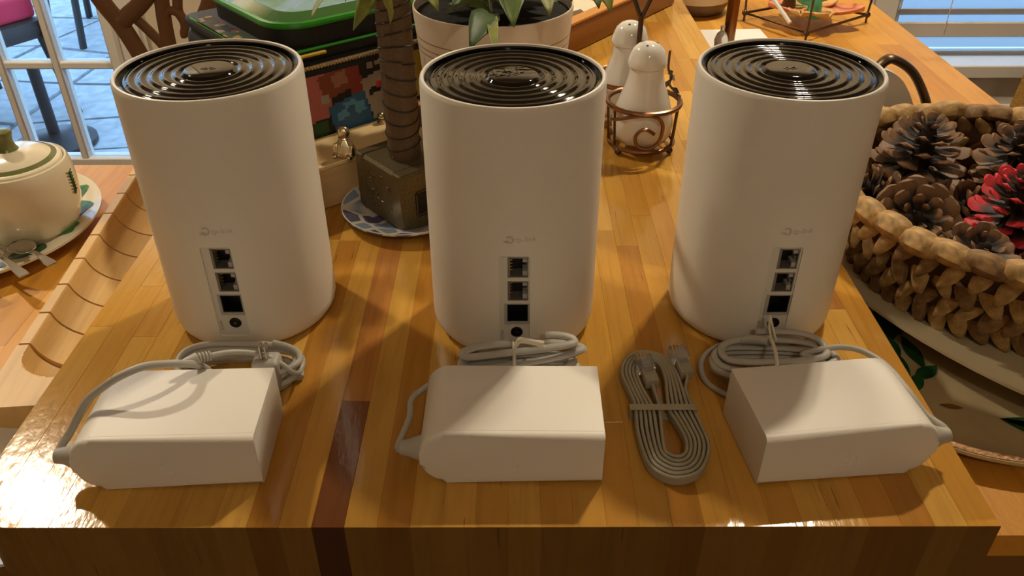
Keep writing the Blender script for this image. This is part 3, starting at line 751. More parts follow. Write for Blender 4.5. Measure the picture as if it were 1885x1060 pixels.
# saucer with the sugar bowl
sp = plate_prof(.112, .0150)
sau = thing('saucer_plate', 'white plate with painted green fir leaves under the sugar bowl', 'plate', (-.500, .6675, LOW + .0003))
obj('plate_body', quick(lathe, sp, 64), m_cream, sau)
for ph, r0_, dr, L, W, m in ((38, .060, 10, .046, .011, m_paint), (26, .064, -20, .042, .010, m_paint), (12, .066, 25, .038, .011, m_paint2), (2, .070, -35, .036, .008, m_paint), (-12, .066, 30, .038, .010, m_paint), (-24, .064, -20, .040, .008, m_paint2), (-38, .066, 30, .038, .010, m_paint2), (-52, .070, -40, .040, .008, m_paint), (-64, .072, 50, .038, .008, m_paint2), (-78, .078, 60, .036, .007, m_paint), (-95, .080, 60, .036, .007, m_paint2), (52, .066, -30, .04, .009, m_paint2)):
    leaf_decal(sau, sp, 'painted_leaf', (r0_ * cos(radians(ph)), r0_ * sin(radians(ph))), radians(ph + dr), L, W, m)
bz = LOW + .0026
sb = thing('sugar_bowl', 'cream lidded sugar bowl with a green knob and fir sprigs on a plate', 'sugar bowl', (-.4420, .668, bz))
body = [(0, .001), (.028, .001), (.0315, 0), (.0328, .003), (.0372, .009), (.0428, .019), (.0458, .033), (.0466, .048), (.0462, .062), (.0450, .0690), (.0436, .0722), (.0422, .0728), (.0412, .0716), (.040, .066), (.036, .012), (0, .010)]
obj('bowl_body', quick(lathe, body, 56), m_cream, sb)
lid = obj('lid', quick(lathe, [(.0408, .0716), (.0402, .0738), (.0380, .0752), (.0372, .0752), (.0366, .0744), (.0345, .0760), (.028, .0800), (.019, .0828), (.010, .0842), (0, .0846), (0, .081), (.03, .074), (.039, .070)], 56), m_cream, sb)
obj('lid_band', quick(lathe, [(.0330, .0776), (.0345, .0766), (.0366, .0750), (.0360, .0742), (.0330, .0760)], 56, True), m_greenband, lid)
obj('knob', quick(lathe, [(.0095, .0838), (.0078, .0865), (.0066, .0905), (.0070, .0955), (.0080, .0985), (.0078, .1010), (.0050, .1026), (0, .1030)], 24), m_greenband, lid)
def on_bowl(ang, z): 
    for (a, b), (c, d) in zip(body[3:10], body[4:11]):
        if b <= z <= d: r = a + (c - a) * (z - b) / (d - b); break
    else: r = .0440
    r += .0003; return (r * cos(ang), r * sin(ang), z)
def sprig(ang0, z0, L, nm='painted_sprig'):
    bm = B()
    tube(bm, [on_bowl(ang0, z0 + k * L / 6) for k in range(7)], .0004, 5)
    for k in range(7):
        for s in (-1, 1):
            a = ang0 + s * .012; z = z0 + k * L / 7; tube(bm, [on_bowl(ang0, z), on_bowl(ang0 + s * .05, z + .003), on_bowl(ang0 + s * .10, z + .004)], .0006, 5, flat=.4)
    o = obj(nm, bm, m_paint2, sb); o['kind'] = 'stuff'
sprig(radians(-108), .030, .024); sprig(radians(2), .040, .022); sprig(radians(-170), .03, .024)
def make_spoon(label, bowl, tip):
    a = Vector(bowl); b = Vector(tip); d = b - a; L = d.length; rz = math.atan2(d.y, d.x); pit = -math.asin(d.z / L)
    t = thing('teaspoon', label, 'spoon', bowl, 0, 'small spoons on the plate'); t.rotation_euler = (0, pit, rz)
    bm = B(); g = []
    for i in range(9):
        u = -1 + 2 * i / 8; row = []
        for j in range(7):
            v = -1 + 2 * j / 6; w = math.sqrt(max(0, 1 - u * u)) * .0105 * (1 - .12 * u)
            row.append(bm.verts.new((u * .0150, v * w, .0032 * (u * u + v * v * (1 - u * u)) - .0010)))
        g.append(row)
    for i in range(8):
        for j in range(6):
            q = [g[i][j], g[i + 1][j], g[i + 1][j + 1], g[i][j + 1]]
            bm.faces.new(q)
    bmesh.ops.remove_doubles(bm, verts=bm.verts, dist=1e-6)
    o = obj('spoon_bowl', bm, m_steel, t, smooth=60); md = o.modifiers.new('s', 'SOLIDIFY'); md.thickness = .0008
    bm = B(); hp = []
    prof = [(.0145, .0022, .0016), (.019, .0022, .0030), (.030, .0026, .0030), (L - .006, .0046, .0014), (L, .0044, .0010)]
    rr = []
    for x, w_, z in prof: rr.append([bm.verts.new((x, -w_, z)), bm.verts.new((x, w_, z)), bm.verts.new((x, w_ * .8, z + .0012)), bm.verts.new((x, -w_ * .8, z + .0012))])
    for A, Bq in zip(rr, rr[1:]):
        for k in range(4): bm.faces.new((A[k], A[(k + 1) % 4], Bq[(k + 1) % 4], Bq[k]))
    bm.faces.new(rr[0]); bm.faces.new(rr[-1]); obj('handle', bm, m_steel, t)
make_spoon('steel teaspoon with dark bowl on the plate rim, beside the sugar bowl', (-.4230, .6110, LOW + .0195), (-.3835, .5830, LOW + .0205))
make_spoon('steel teaspoon nearest the left picture edge, handle over the plate rim', (-.446, .604, LOW + .0195), (-.3985, .5660, LOW + .0205))
# plate at the lower left corner
lp = plate_prof(.063, .0135, .40)
t = thing('dinner_plate', 'plain white plate under the near left corner of the butcher block', 'plate', (-.300, .350, LOW + .0003))
obj('plate_body', quick(lathe, lp, 64), m_ceramic, t)

# ------------------------------------------------------------------ right-hand platters and basket
def squircle(a, b, n=3.4, N=72, rot=0.):
    out = []
    for k in range(N):
        th = 2 * pi * k / N; c, s = cos(th), sin(th)
        x = math.copysign(abs(c) ** (2 / n), c) * a; y = math.copysign(abs(s) ** (2 / n), s) * b
        out.append((x * cos(rot) - y * sin(rot), x * sin(rot) + y * cos(rot)))
    return out
def platter(bm, a, b, h, n=3.4, rot=0., flat=.72, th=.004):
    base = squircle(a, b, n, 72, rot); rings = []
    for k, z in ((0.0, th), (flat * .5, th), (flat, th), ((flat + 1) / 2, th + (h - th) * .35), (.985, h), (1.0, h + .0006), (1.0, h - .002), ((flat + 1) / 2, (h - th) * .35), (flat * .95, 0), (0, 0)):
        rings.append([bm.verts.new((0, 0, z))] if k == 0 else [bm.verts.new((x * k, y * k, z)) for x, y in base])
    N = 72
    for A, Bq in zip(rings, rings[1:]):
        for i in range(N):
            j = (i + 1) % N
            if len(A) == 1: bm.faces.new((A[0], Bq[i], Bq[j]))
            elif len(Bq) == 1: bm.faces.new((A[i], A[j], Bq[0]))
            else: bm.faces.new((A[i], A[j], Bq[j], Bq[i]))
def decal(parent, name, pts, z, mat):
    bm = B(); bm.faces.new([bm.verts.new((x, y, z)) for x, y in pts]); return obj(name, bm, mat, parent, smooth=0)
def leafpoly(c, ang, L, W, n=7):
    A = [(L * k / n, W * sin(pi * k / n)) for k in range(n + 1)] + [(L * k / n, -W * sin(pi * k / n)) for k in range(n - 1, 0, -1)]
    return [(c[0] + x * cos(ang) - y * sin(ang), c[1] + x * sin(ang) + y * cos(ang)) for x, y in A]
bigp = thing('serving_platter', 'large cream platter with speckled rim and fir motif, lowest under the basket', 'platter', (.3360, .4720, LOW + .0003))
obj('platter_body', quick(platter, .110, .110, .0135, 2.0), M('tan_cream_ceramic', (186, 168, 130), .3, mottle=.12, bscale=30), bigp)  # tan-cream base with faint mottle
m_rim = M('speckled_rim', (196, 150, 106), .4, mottle=.9, bscale=420)
bm = B(); o_ = squircle(.1085, .1085, 2.0); i_ = squircle(.1020, .1020, 2.0)
O = [bm.verts.new((x, y, .01405)) for x, y in o_]; I = [bm.verts.new((x, y, .0126)) for x, y in i_]
for k in range(72): bm.faces.new((O[k], O[(k + 1) % 72], I[(k + 1) % 72], I[k]))
obj('speckled_rim', bm, m_rim, bigp)
rl = random.Random(4)
for k in range(12):
    decal(bigp, 'painted_leaf', leafpoly((-.062 + rl.uniform(0, .03), -.030 + k * .007 + rl.uniform(-.004, .004)), radians(rl.uniform(20, 110)), rl.uniform(.025, .045), rl.uniform(.005, .009)), .0046 + k * .00006, m_paint2)
decal(bigp, 'painted_leaf', leafpoly((-.040, -.044), radians(-14), .016, .0026), .0046, m_painttan)
for a, b in ((-10, .045), (-22, .05), (-38, .04)): decal(bigp, 'painted_leaf', leafpoly((-.005, -.058), radians(a), b, .004), .0047, m_paint2)
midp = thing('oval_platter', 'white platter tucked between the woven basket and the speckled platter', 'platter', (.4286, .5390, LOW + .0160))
obj('platter_body', quick(platter, .225, .150, .013, 2.0, radians(-55)), M('shaded_cream_ceramic', (204, 188, 154), .25), midp)  # cream ceramic darkened to tan, imitating the basket's shade
for k in range(9): decal(midp, 'painted_leaf', leafpoly((-.045 + .004 * k, -.102 - .001 * k), radians(-100 + k * 14), .045, .0020), .0046 + k * .00006, m_paint2)
# basket
bk = thing('woven_basket', 'round braided water-hyacinth basket filled with pine cones', 'basket', (.3980, .5740, LOW + .0225))
BRb, BRt, BHt = .108, .1450, .077
obj('basket_wall', quick(lathe, [(0, .002), (BRb - .003, .002), (BRt - .0030, BHt - .003), (BRt - .0015, BHt - .003), (BRb - .0015, .001), (0, 0)], 48), m_bark, bk)
def strand_mesh(name, mat, L, W, T, pow_=.7):
    bm = B(); rows = []; n = 6
    for k in range(n + 1):
        u = k / n; s = (sin(pi * (.06 + .88 * u))) ** pow_
        rows.append([bm.verts.new((W * s * cos(2 * pi * j / 6), T * s * sin(2 * pi * j / 6), (u - .5) * L)) for j in range(6)])
    for a, b in zip(rows, rows[1:]):
        for j in range(6): bm.faces.new((a[j], a[(j + 1) % 6], b[(j + 1) % 6], b[j]))
    bm.faces.new(rows[0]); bm.faces.new(rows[-1]); return mesh(name, bm, mat, 70)
st = [strand_mesh('strand', m, .030, .0064, .0044) for m in (m_weave, m_weave2)]
rm = [strand_mesh('rim_strand', m, .031, .0110, .0088, .32) for m in (m_weave, m_weave2)]
rb = random.Random(5)
for row in range(4):
    z = .010 + row * .0180; R = BRb + (BRt - BRb) * z / BHt - .001; n = 50
    for k in range(n):
        a = 2 * pi * (k + .5 * (row % 2)) / n
        o = obj('strand', st[rb.random() < .45], None, bk, (R * cos(a), R * sin(a), z + rb.uniform(-.002, .002)))
        o.rotation_euler = (Matrix.Rotation(a + pi / 2, 3, 'Z') @ Matrix.Rotation(radians(-20), 3, 'X') @ Matrix.Rotation(radians((28 if row % 2 else -28) + rb.uniform(-10, 10)), 3, 'Y')).to_euler()
        k_ = rb.uniform(.85, 1.2); o.scale = (k_, rb.uniform(.8, 1.15), rb.uniform(.9, 1.1))
n = 40
for k in range(n):
    a = 2 * pi * k / n; o = obj('rim_strand', rm[rb.random() < .2], None, bk, ((BRt - .002) * cos(a), (BRt - .002) * sin(a), BHt + rb.uniform(-.0012, .0012)))
    o.rotation_euler = (Matrix.Rotation(a, 3, 'Z') @ Matrix.Rotation(radians(90 + rb.uniform(-12, 2)), 3, 'X')).to_euler()
    o.scale = (rb.uniform(.85, 1.0), rb.uniform(.9, 1.15), rb.uniform(.92, 1.08))
# pine cones: every scale its own piece
def scale_mesh(name, mat):
    """unit scale: grows along +x, woody tip thick and turned up"""
    bm = B(); rows = []
    for x, w_, z, th in ((0, .12, 0, .05), (.35, .20, -.02, .05), (.65, .36, .00, .07), (.84, .42, .05, .13), (.97, .30, .12, .15), (1.03, .10, .15, .06)):
        rows.append([bm.verts.new(p) for p in ((x, -w_, z), (x, 0, z + th), (x, w_, z), (x, 0, z - th * .8))])
    for a, b in zip(rows, rows[1:]):
        for j in range(4): bm.faces.new((a[j], a[(j + 1) % 4], b[(j + 1) % 4], b[j]))
    bm.faces.new(rows[0]); bm.faces.new(rows[-1]); return mesh(name, bm, mat, 50)
sm = scale_mesh('scale', m_cone); smr = scale_mesh('scale', m_conered)
def pine_cone(label, c, axis, L, R, n, me=None, seed=1, lift=18, size=1.0, wide=.58):
    me = me or sm; ax = Vector(axis).normalized(); rot = ax.to_track_quat('Z', 'Y')
    t = thing('pine_cone', label, 'pine cone', Vector(c) - ax * L * .45, 0, 'pine cones in the woven basket'); t.rotation_mode = 'QUATERNION'; t.rotation_quaternion = rot
    rr = random.Random(seed)
    obj('core', quick(lathe, [(0, 0), (R * .25, L * .04), (R * .30, L * .35), (R * .22, L * .7), (R * .1, L * .9), (0, L * .95)], 10), m_conecore, t)
    for k in range(n):
        u = (k + .5) / n; a = k * 2.399963; z = L * (.06 + .86 * u)
        prof = math.sin(pi * (.22 + .72 * u)) ** .75
        rl_ = R * prof; s = max(rl_ * .98, R * .25)
        o = obj('scale', me, None, t, (R * .06 * cos(a), R * .06 * sin(a), z - L * .06))
        el = radians(lift - 26 + 58 * u ** 1.6 + rr.uniform(-7, 7))
        o.rotation_euler = (Matrix.Rotation(a, 3, 'Z') @ Matrix.Rotation(-el, 3, 'Y') @ Matrix.Rotation(rr.uniform(-.15, .15), 3, 'X')).to_euler()
        wv_ = s * rr.uniform(.95, 1.15) * size * wide; o.scale = (s * rr.uniform(.94, 1.06), wv_, s * .62)
    return t
pine_cone('brown pine cone opened toward the camera at the basket left, by the router', (.2985, .5370, .028), (-.25, -.75, .62), .050, .0320, 46, seed=1, wide=.64, lift=10)
pine_cone('tall brown pine cone standing upright at the back left of the basket', (.3370, .6260, .042), (.02, -.12, 1), .060, .0350, 66, seed=2, lift=8)
pine_cone('brown pine cone facing up at the basket front rim, below the red-tipped one', (.3280, .4960, .021), (.0, -.45, .9), .042, .0285, 42, seed=3, wide=.66, lift=8)
pine_cone('pine cone with painted red scale tips at the right of the basket', (.3760, .5430, .036), (-.15, -.10, 1), .060, .0310, 60, smr, 4, lift=14)
pine_cone('dark brown pine cone behind the red-tipped cone', (.4180, .6260, .036), (-.3, -.2, .9), .056, .0320, 58, seed=5, lift=8)
pine_cone('brown pine cone cut off by the right picture edge at the basket front', (.3880, .4830, .018), (.3, -.5, .8), .048, .028, 48, seed=6)
pine_cone('brown pine cone lying deep between the tall and the red-tipped cones', (.3560, .5830, .010), (.6, -.3, .6), .048, .028, 48, seed=7)
pine_cone('small brown pine cone at the basket left end behind the right router', (.2930, .5960, .018), (-.7, .1, .6), .046, .026, 44, seed=8)

# ------------------------------------------------------------------ grey scoop with bronze handle behind the basket
sc_ = thing('handled_scoop', 'grey scoop with bent bronze handle and black bristles behind the basket', 'scoop', (.360, .745, LOW + .0003))
arc = [(-.0300, .0, .118), (-.0175, 0, .1372), (-.0067, 0, .1378), (.0113, 0, .1265), (.0273, 0, .1050), (.0349, 0, .0880), (.0380, 0, .066)]
obj('handle', quick(tube, catmull(arc, 6), .0042, 10, flat=1.6, up=(0, 1, 0)), m_darkmetal, sc_)
bm = B(); arc2 = [Vector(p) * 1 for p in catmull(arc, 4)]
P = [Vector((p.x * .82 - .003, .004, .066 + (p.z - .066) * .84)) for p in arc2]
F = [bm.verts.new(p) for p in P]; K = [bm.verts.new(p + Vector((0, .006, 0))) for p in P]; n = len(P)
bm.faces.new(F); bm.faces.new(list(reversed(K)))
for k in range(n): bm.faces.new((F[k], K[k], K[(k + 1) % n], F[(k + 1) % n]))
obj('hood', bm, m_milky, sc_)
obj('scoop_body', quick(box, (-.055, -.004, .0), (.034, .024, .080), .006, 2), m_greyplastic, sc_)
bm = B()
for k in range(22): box(bm, (-.050 + k * .0037, -.008, .050), (-.0485 + k * .0037, -.004, .072))
o = obj('bristles', bm, m_hole, sc_, smooth=0); o['kind'] = 'stuff'

# ------------------------------------------------------------------ hammer on a blue plate
bp_ = plate_prof(.0525, .0095, .4, .003)
t = thing('small_plate', 'small blue and white printed plate under the bronze hammer', 'plate', (-.0868, .6010, .0003))
obj('plate_body', quick(lathe, bp_, 48), m_blueplate, t)
obj('plate_rim', quick(lathe, [(.0505, .0094), (.0525, .0104), (.0528, .0098), (.0515, .0085)], 48, True), m_ceramic, t)
hm = thing('hammer', 'square-headed bronze hammer standing head down with leather-wrapped handle', 'hammer', (-.0850, .6020, .0025), radians(-49.5))
hx, hy, hz = .0325, .0260, .0500
obj('head', quick(box, (-hx, -hy, 0), (hx, hy, hz), .0022, 1), m_hammer, hm, smooth=0)
bm = B()
for s in (-1, 1): box(bm, (s * .0215 - .0003, -hy + .001, hz - .0002), (s * .0215 + .0003, hy - .001, hz + .00015))
obj('head_groove', bm, m_hole, hm, smooth=0)
bm = B()
for x0, x1 in ((-.0318, -.0215), (.0215, .0318)): box(bm, (x0, -hy - .0007, .001), (x1, hy + .0007, hz + .0006), .0012)
for k, s in enumerate((-1, 1)): pass
obj('head_cheek', bm, m_hammer, hm, smooth=0)
rl = random.Random(8); bm = B()
for k in range(26):
    x = rl.uniform(-.016, .016); z = .012 + .030 * (k / 26); a = rl.uniform(0, pi)
    p = [(x, -hy - .0002, z), (x + .002 * cos(a), -hy - .0004, z + .002 * sin(a)), (x + .003 * cos(a + 1), -hy - .0002, z + .003 * sin(a + 1))]
    tube(bm, p, .0005, 5)
o = obj('engraving', bm, m_hammer, hm); o['kind'] = 'stuff'
obj('recess', quick(box, (hx - .0012, -.014, .012), (hx + .0003, .014, .034), .002), m_hole, hm, smooth=0)
hd = obj('handle', quick(lathe, [(0, 0), (.0128, 0), (.0132, .004), (.0126, .012), (.0128, .05), (.0130, .130), (.0145, .133), (.0145, .143), (.010, .146), (0, .1465)], 20), m_leather, hm, (0, 0, hz))
for k in range(11):
    z0 = .010 + k * .0108; pts = [(.01315 * cos(q * pi / 8 + k), .01315 * sin(q * pi / 8 + k), z0 + .0035 * sin(q * pi / 8 + k * .4) + .0014 * q / 16) for q in range(17)]
    obj('wrap_strap', quick(tube, pts, .0007, 5), M('dark_wrap', (42, 30, 22), .6) if k == 0 else bpy.data.materials['dark_wrap'], hd)

# ------------------------------------------------------------------ wooden boxes, figurines, lunch bag
U = Vector((cos(radians(40)), sin(radians(40)), 0)); V = Vector((-U.y, U.x, 0))
def uv(u, v, z=0.): return U * u + V * v + Vector((0, 0, z))
crate = thing('wooden_box', 'pale birch box with a flat lid, in front of the lunch bag', 'box', uv(.230, .5640, .0003), radians(40))
obj('box_body', quick(box, (0, .0008, 0), (.150, .052, .0345), .001), m_crate, crate, color=shade((206, 176, 128), 1))
obj('lid', quick(box, (-.001, -.0004, .0347), (.151, .0525, .0385), .0008), m_crate, crate, color=shade((222, 196, 146), 1))
b2 = thing('wooden_block', 'small wood block with shade-browned sides between the hammer handle and the plant pot', 'block', (-.0840, .7200, .0003), radians(6))
obj('shaded_block_body', quick(box, (-.020, -.0, 0), (.020, .020, .044), .001), m_trayw, b2, color=shade((120, 74, 34), 1))  # dark brown carries the shade on the front face
obj('lit_block_top', quick(box, (-.020, 0, .0442), (.020, .020, .046), .0006), m_trayw, b2, color=shade((200, 150, 84), 1))  # same wood coloured lighter, as the lit top
fg = thing('metal_figurine', 'silver seated figurine with round head on the pale wooden box', 'figurine', (-.1370, .6280, .0391), radians(-15))
bm = B(); N = 22; rings = []
for r, z in ((.0001, .0), (.0075, .0), (.0088, .002), (.0085, .006), (.0068, .011), (.0044, .0150), (.0034, .0163), (.0042, .0175), (.0052, .0200), (.0051, .0228), (.0038, .0250), (.0016, .0262), (.0001, .0264)):
    fl = .08 if z < .015 else .02
    rings.append([bm.verts.new((r * (1 + fl * sin(6 * 2 * pi * k / N)) * cos(2 * pi * k / N), r * .85 * (1 + fl * sin(6 * 2 * pi * k / N)) * sin(2 * pi * k / N), z)) for k in range(N)])
for a, b in zip(rings, rings[1:]):
    for k in range(N): bm.faces.new((a[k], a[(k + 1) % N], b[(k + 1) % N], b[k]))
bm.faces.new(rings[0]); bm.faces.new(rings[-1])
for s in (-1, 1):
    sphere(bm, (s * .0072, -.0030, .0062), .0030, 10, (.8, .9, 2.0)); sphere(bm, (s * .0062, -.0070, .0024), .0026, 10, (1.1, 1.3, .9))
o = obj('body', bm, m_silver, fg, smooth=80); md = o.modifiers.new('r', 'REMESH'); md.mode = 'VOXEL'; md.voxel_size = .0006; md.use_smooth_shade = True
obj('collar', quick(tube, [(.0040 * cos(k * pi / 8), .0036 * sin(k * pi / 8), .0163) for k in range(16)], .0009, 6, True), m_silver, fg)
fg2 = thing('metal_token', 'tiny silver token beside the hammer handle on the wooden box', 'token', tuple(uv(.3585, .6085, .0391)))
obj('token_base', quick(lathe, [(0, 0), (.004, 0), (.0042, .001), (.0022, .003), (0, .003)], 16), m_silver, fg2); bm = B(); sphere(bm, (0, 0, .0062), .0036, 12); obj('token_head', bm, m_silver, fg2)

bag = thing('lunch_bag', 'black lunch bag with green piping and colourful block print', 'lunch bag', tuple(uv(.2600, .6185, .0003)), radians(40))
BW, BD, BH = .240, .165, .112
obj('lower_body', quick(box, (0, 0, 0), (BW, BD, BH - .006), .012, 3), m_bagblack, bag)
# printed front: flat colour patches, one small grid of print cells
ncx, ncz = 110, 44; fx0, fx1, fz0, fz1 = .012, BW - .012, .010, BH - .020
bm = B(); me = bpy.data.meshes.new('printed_front'); lay = bm.loops.layers.float_color.new('print')
patches = [  # u0, u1, z0, z1 (metres on the panel), tilt, colour
    (.040, .074, .044, .090, 8, (168, 92, 84)), (.066, .104, .064, .086, 14, (124, 58, 36)), (.078, .092, .070, .082, 14, (150, 100, 84)), (.094, .106, .060, .084, 8, (128, 48, 36)),
    (.074, .112, .022, .058, 12, (40, 88, 128)), (.079, .090, .040, .048, 12, (84, 136, 168)), (.097, .107, .042, .052, 12, (84, 136, 168)), (.086, .098, .050, .055, 12, (84, 136, 168)),
    (.110, .150, .032, .076, 16, (150, 138, 122)), (.112, .128, .056, .062, 16, (16, 16, 18)), (.121, .127, .060, .066, 0, (196, 48, 58)), (.128, .134, .078, .084, 0, (196, 48, 58)),
    (.040, .070, .030, .042, 4, (40, 70, 38)), (.044, .080, .012, .028, 4, (36, 56, 42)), (.036, .044, .030, .046, 0, (160, 40, 44)), (.116, .150, .014, .030, -10, (48, 86, 96)),
    (.112, .118, .078, .090, 10, (140, 132, 124)), (.120, .126, .080, .091, 10, (140, 132, 124)), (.129, .134, .084, .092, 10, (140, 132, 124)),
    (.152, .190, .040, .088, -6, (172, 146, 48)), (.160, .180, .020, .036, 0, (120, 120, 112)), (.192, .236, .020, .080, 8, (60, 96, 52)), (.010, .034, .030, .080, -8, (70, 60, 120)), (.066, .074, .058, .066, 0, (150, 140, 126)),
    (.108, .118, .016, .030, 20, (52, 76, 48))]
def cell_color(u, z):
    c = (20, 18, 20); u = u + .018
    for u0, u1, z0, z1, tl, col in patches:
        cu, cz = (u0 + u1) / 2, (z0 + z1) / 2; a = radians(-tl); du, dz = u - cu, z - cz - .008; x = du * cos(a) - dz * sin(a); y = du * sin(a) + dz * cos(a)
        if abs(x) < (u1 - u0) / 2 and abs(y) < (z1 - z0) / 2: c = col
    return lin(c)
gv = [[bm.verts.new((fx0 + (fx1 - fx0) * i / ncx, -.0006, fz0 + (fz1 - fz0) * j / ncz)) for j in range(ncz + 1)] for i in range(ncx + 1)]
for i in range(ncx):
    for j in range(ncz):
        f = bm.faces.new((gv[i][j], gv[i + 1][j], gv[i + 1][j + 1], gv[i][j + 1])); c = cell_color(fx0 + (fx1 - fx0) * (i + .5) / ncx, fz0 + (fz1 - fz0) * (j + .5) / ncz)
        for lp_ in f.loops: lp_[lay] = c
tp = NT('printed_fabric'); at_ = tp.n('ShaderNodeAttribute', attribute_name='print'); tp.l(at_.outputs['Color'], tp.b.inputs['Base Color']); tp.b.inputs['Roughness'].default_value = .5
obj('printed_front', bm, tp.m, bag, smooth=0)
bm = B(); zz = BH - .012
path = [(.006, -.0014, zz), (.06, -.0016, zz), (.13, -.0016, zz + .0005), (.20, -.0016, zz), (BW - .006, -.0014, zz)]
obj('zipper', quick(tube, catmull(path, 4), .0016, 6), m_zip, bag)
bm = B()
for k in range(80): box(bm, (.008 + k * .003, -.0036, zz - .0016), (.0094 + k * .003, -.0028, zz + .0016))
o = obj('zipper_teeth', bm, m_zip, bag, smooth=0); o['kind'] = 'stuff'
obj('upper_shell', quick(box, (.001, .001, BH - .010), (BW - .001, BD - .001, BH + .004), .008, 3), m_bagblack, bag)
def rrect(x0, y0, x1, y1, r, z, n=6):
    out = []
    for cx, cy, a0 in ((x1 - r, y0 + r, -90), (x1 - r, y1 - r, 0), (x0 + r, y1 - r, 90), (x0 + r, y0 + r, 180)):
        for k in range(n + 1):
            a = radians(a0 + 90 * k / n); out.append((cx + r * cos(a), cy + r * sin(a), z))
    return out
obj('lower_piping', quick(tube, rrect(.004, .002, BW - .004, BD - .004, .016, BH + .0015), .0012, 6, True), m_green, bag)
obj('yellow_tab', quick(box, (.028, -.0016, BH - .0035), (.058, .002, BH - .0010), .0006), m_yellow, bag, smooth=0)
bm = B(); prism(bm, [(x, y) for x, y, z in rrect(.022, .006, BW - .022, BD - .012, .030, 0)], BH + .002, BH + .0205); obj('top_pouch', bm, m_bagblack, bag)
obj('green_piping', quick(tube, rrect(.022, .006, BW - .022, BD - .012, .030, BH + .0205), .0030, 8, True), m_green, bag)
bm = B(); P0 = rrect(.024, .008, BW - .024, BD - .014, .028, BH + .0215); P1 = rrect(.036, .020, BW - .036, BD - .026, .022, BH + .0270)
A = [bm.verts.new(p) for p in P0]; C = [bm.verts.new(p) for p in P1]
for k in range(len(A)): bm.faces.new((A[k], A[(k + 1) % len(A)], C[(k + 1) % len(C)], C[k]))
obj('green_border', bm, m_greenwin, bag)
# clear, iridescent window on top
ti = NT('iridescent_film'); tc = ti.n('ShaderNodeTexCoord'); nz = ti.n('ShaderNodeTexNoise', i_Scale=16.0, i_Detail=3.0, i_Distortion=1.2); ti.l(tc.outputs['Object'], nz.inputs['Vector'])
ti.l(ti.ramp(nz.outputs['Fac'], [(.3, lin((58, 110, 70))), (.44, lin((90, 150, 150))), (.54, lin((120, 160, 200))), (.63, lin((84, 62, 52))), (.76, lin((70, 130, 84)))]), ti.b.inputs['Base Color'])
ti.b.inputs['Roughness'].default_value = .2; ti.b.inputs['Specular IOR Level'].default_value = .25
bpn = ti.n('ShaderNodeBump', i_Strength=.5, i_Distance=.006); ti.l(nz.outputs['Fac'], bpn.inputs['Height']); ti.l(bpn.outputs[0], ti.b.inputs['Normal'])
bm = B(); bm.faces.new([bm.verts.new((x, y, BH + .0271)) for x, y, z in P1]); obj('film_window', bm, ti.m, bag, smooth=0)
# printed side of the lower tier seen on the left
bm = B(); prism(bm, [(.003, .03), (.018, .03), (.018, BD - .03), (.003, BD - .03)], BH + .0038, BH + .0044)
tv = NT('multicolour_print'); tc = tv.n('ShaderNodeTexCoord'); vo = tv.n('ShaderNodeTexVoronoi', distance='CHEBYCHEV', i_Scale=110.0); tv.l(tc.outputs['Object'], vo.inputs['Vector'])
sp_ = tv.n('ShaderNodeSeparateColor'); tv.l(vo.outputs['Color'], sp_.inputs[0])
tv.l(tv.ramp(sp_.outputs[0], [(0, lin((24, 22, 24))), (.45, lin((150, 140, 120))), (.6, lin((40, 70, 44))), (.72, lin((130, 60, 48))), (.86, lin((180, 140, 50)))], 'CONSTANT'), tv.b.inputs['Base Color'])
obj('printed_shoulder', bm, tv.m, bag, smooth=0)

# ------------------------------------------------------------------ plant
PH = .147
pot = thing('potted_plant', 'leafy green plant in a white pot with thin gold lines', 'plant', (-.0150, .6860, .0003))
pm = pot_mat(PH)
obj('pot', quick(lathe, [(0, 0), (.050, 0), (.053, .002), (.0570, .05), (.0620, .11), (.0655, PH - .002), (.0652, PH), (.0640, PH), (.0630, PH - .004), (.060, .11), (.060, .10), (0, .10)], 72), pm, pot)
obj('soil', quick(lathe, [(0, PH - .004), (.03, PH - .003), (.0632, PH - .007), (.06, PH - .03)], 40), m_soil, pot)
def leaf(base, tip, W, mat, droop=.006, fold=.25, twist=0.):
    """base, tip in world coordinates"""
    a = Vector(base); b = Vector(tip); d = b - a; L = d.length; t = d.normalized()
    side = t.cross(Vector((0, 0, 1)));
    if side.length < .05: side = Vector((1, 0, 0))
    side.normalize(); side = Matrix.Rotation(twist, 3, t) @ side; nrm = side.cross(t).normalized()
    bm = B(); rows = []; n = 9
    for k in range(n + 1):
        u = k / n; hw = W * .5 * (math.sin(pi * u ** .75) ** .85 if 0 < u < 1 else .02)
        c = a + d * u + nrm * (droop * 4 * u * (1 - u))
        rows.append([bm.verts.new(c + side * hw * s + nrm * hw * fold * abs(s) + nrm * hw * .12 * sin(u * 17) * abs(s)) for s in (-1, -.55, 0, .55, 1)])
    for x, y in zip(rows, rows[1:]):
        for i in range(4): bm.faces.new((x[i], x[i + 1], y[i + 1], y[i]))
    o = obj('leaf', bm, mat, None, smooth=60); o.data.transform(Matrix.Translation(-pot.location)); o.parent = pot
    md = o.modifiers.new('s', 'SOLIDIFY'); md.thickness = .0004
    return o
def stem(pts): 
    o = obj('stem', quick(tube, catmull(pts, 5), .0011, 6), m_leaf2, None); o.data.transform(Matrix.Translation(-pot.location)); o.parent = pot
G1, G2, G3 = m_leaf, m_leaf2, m_leaf3
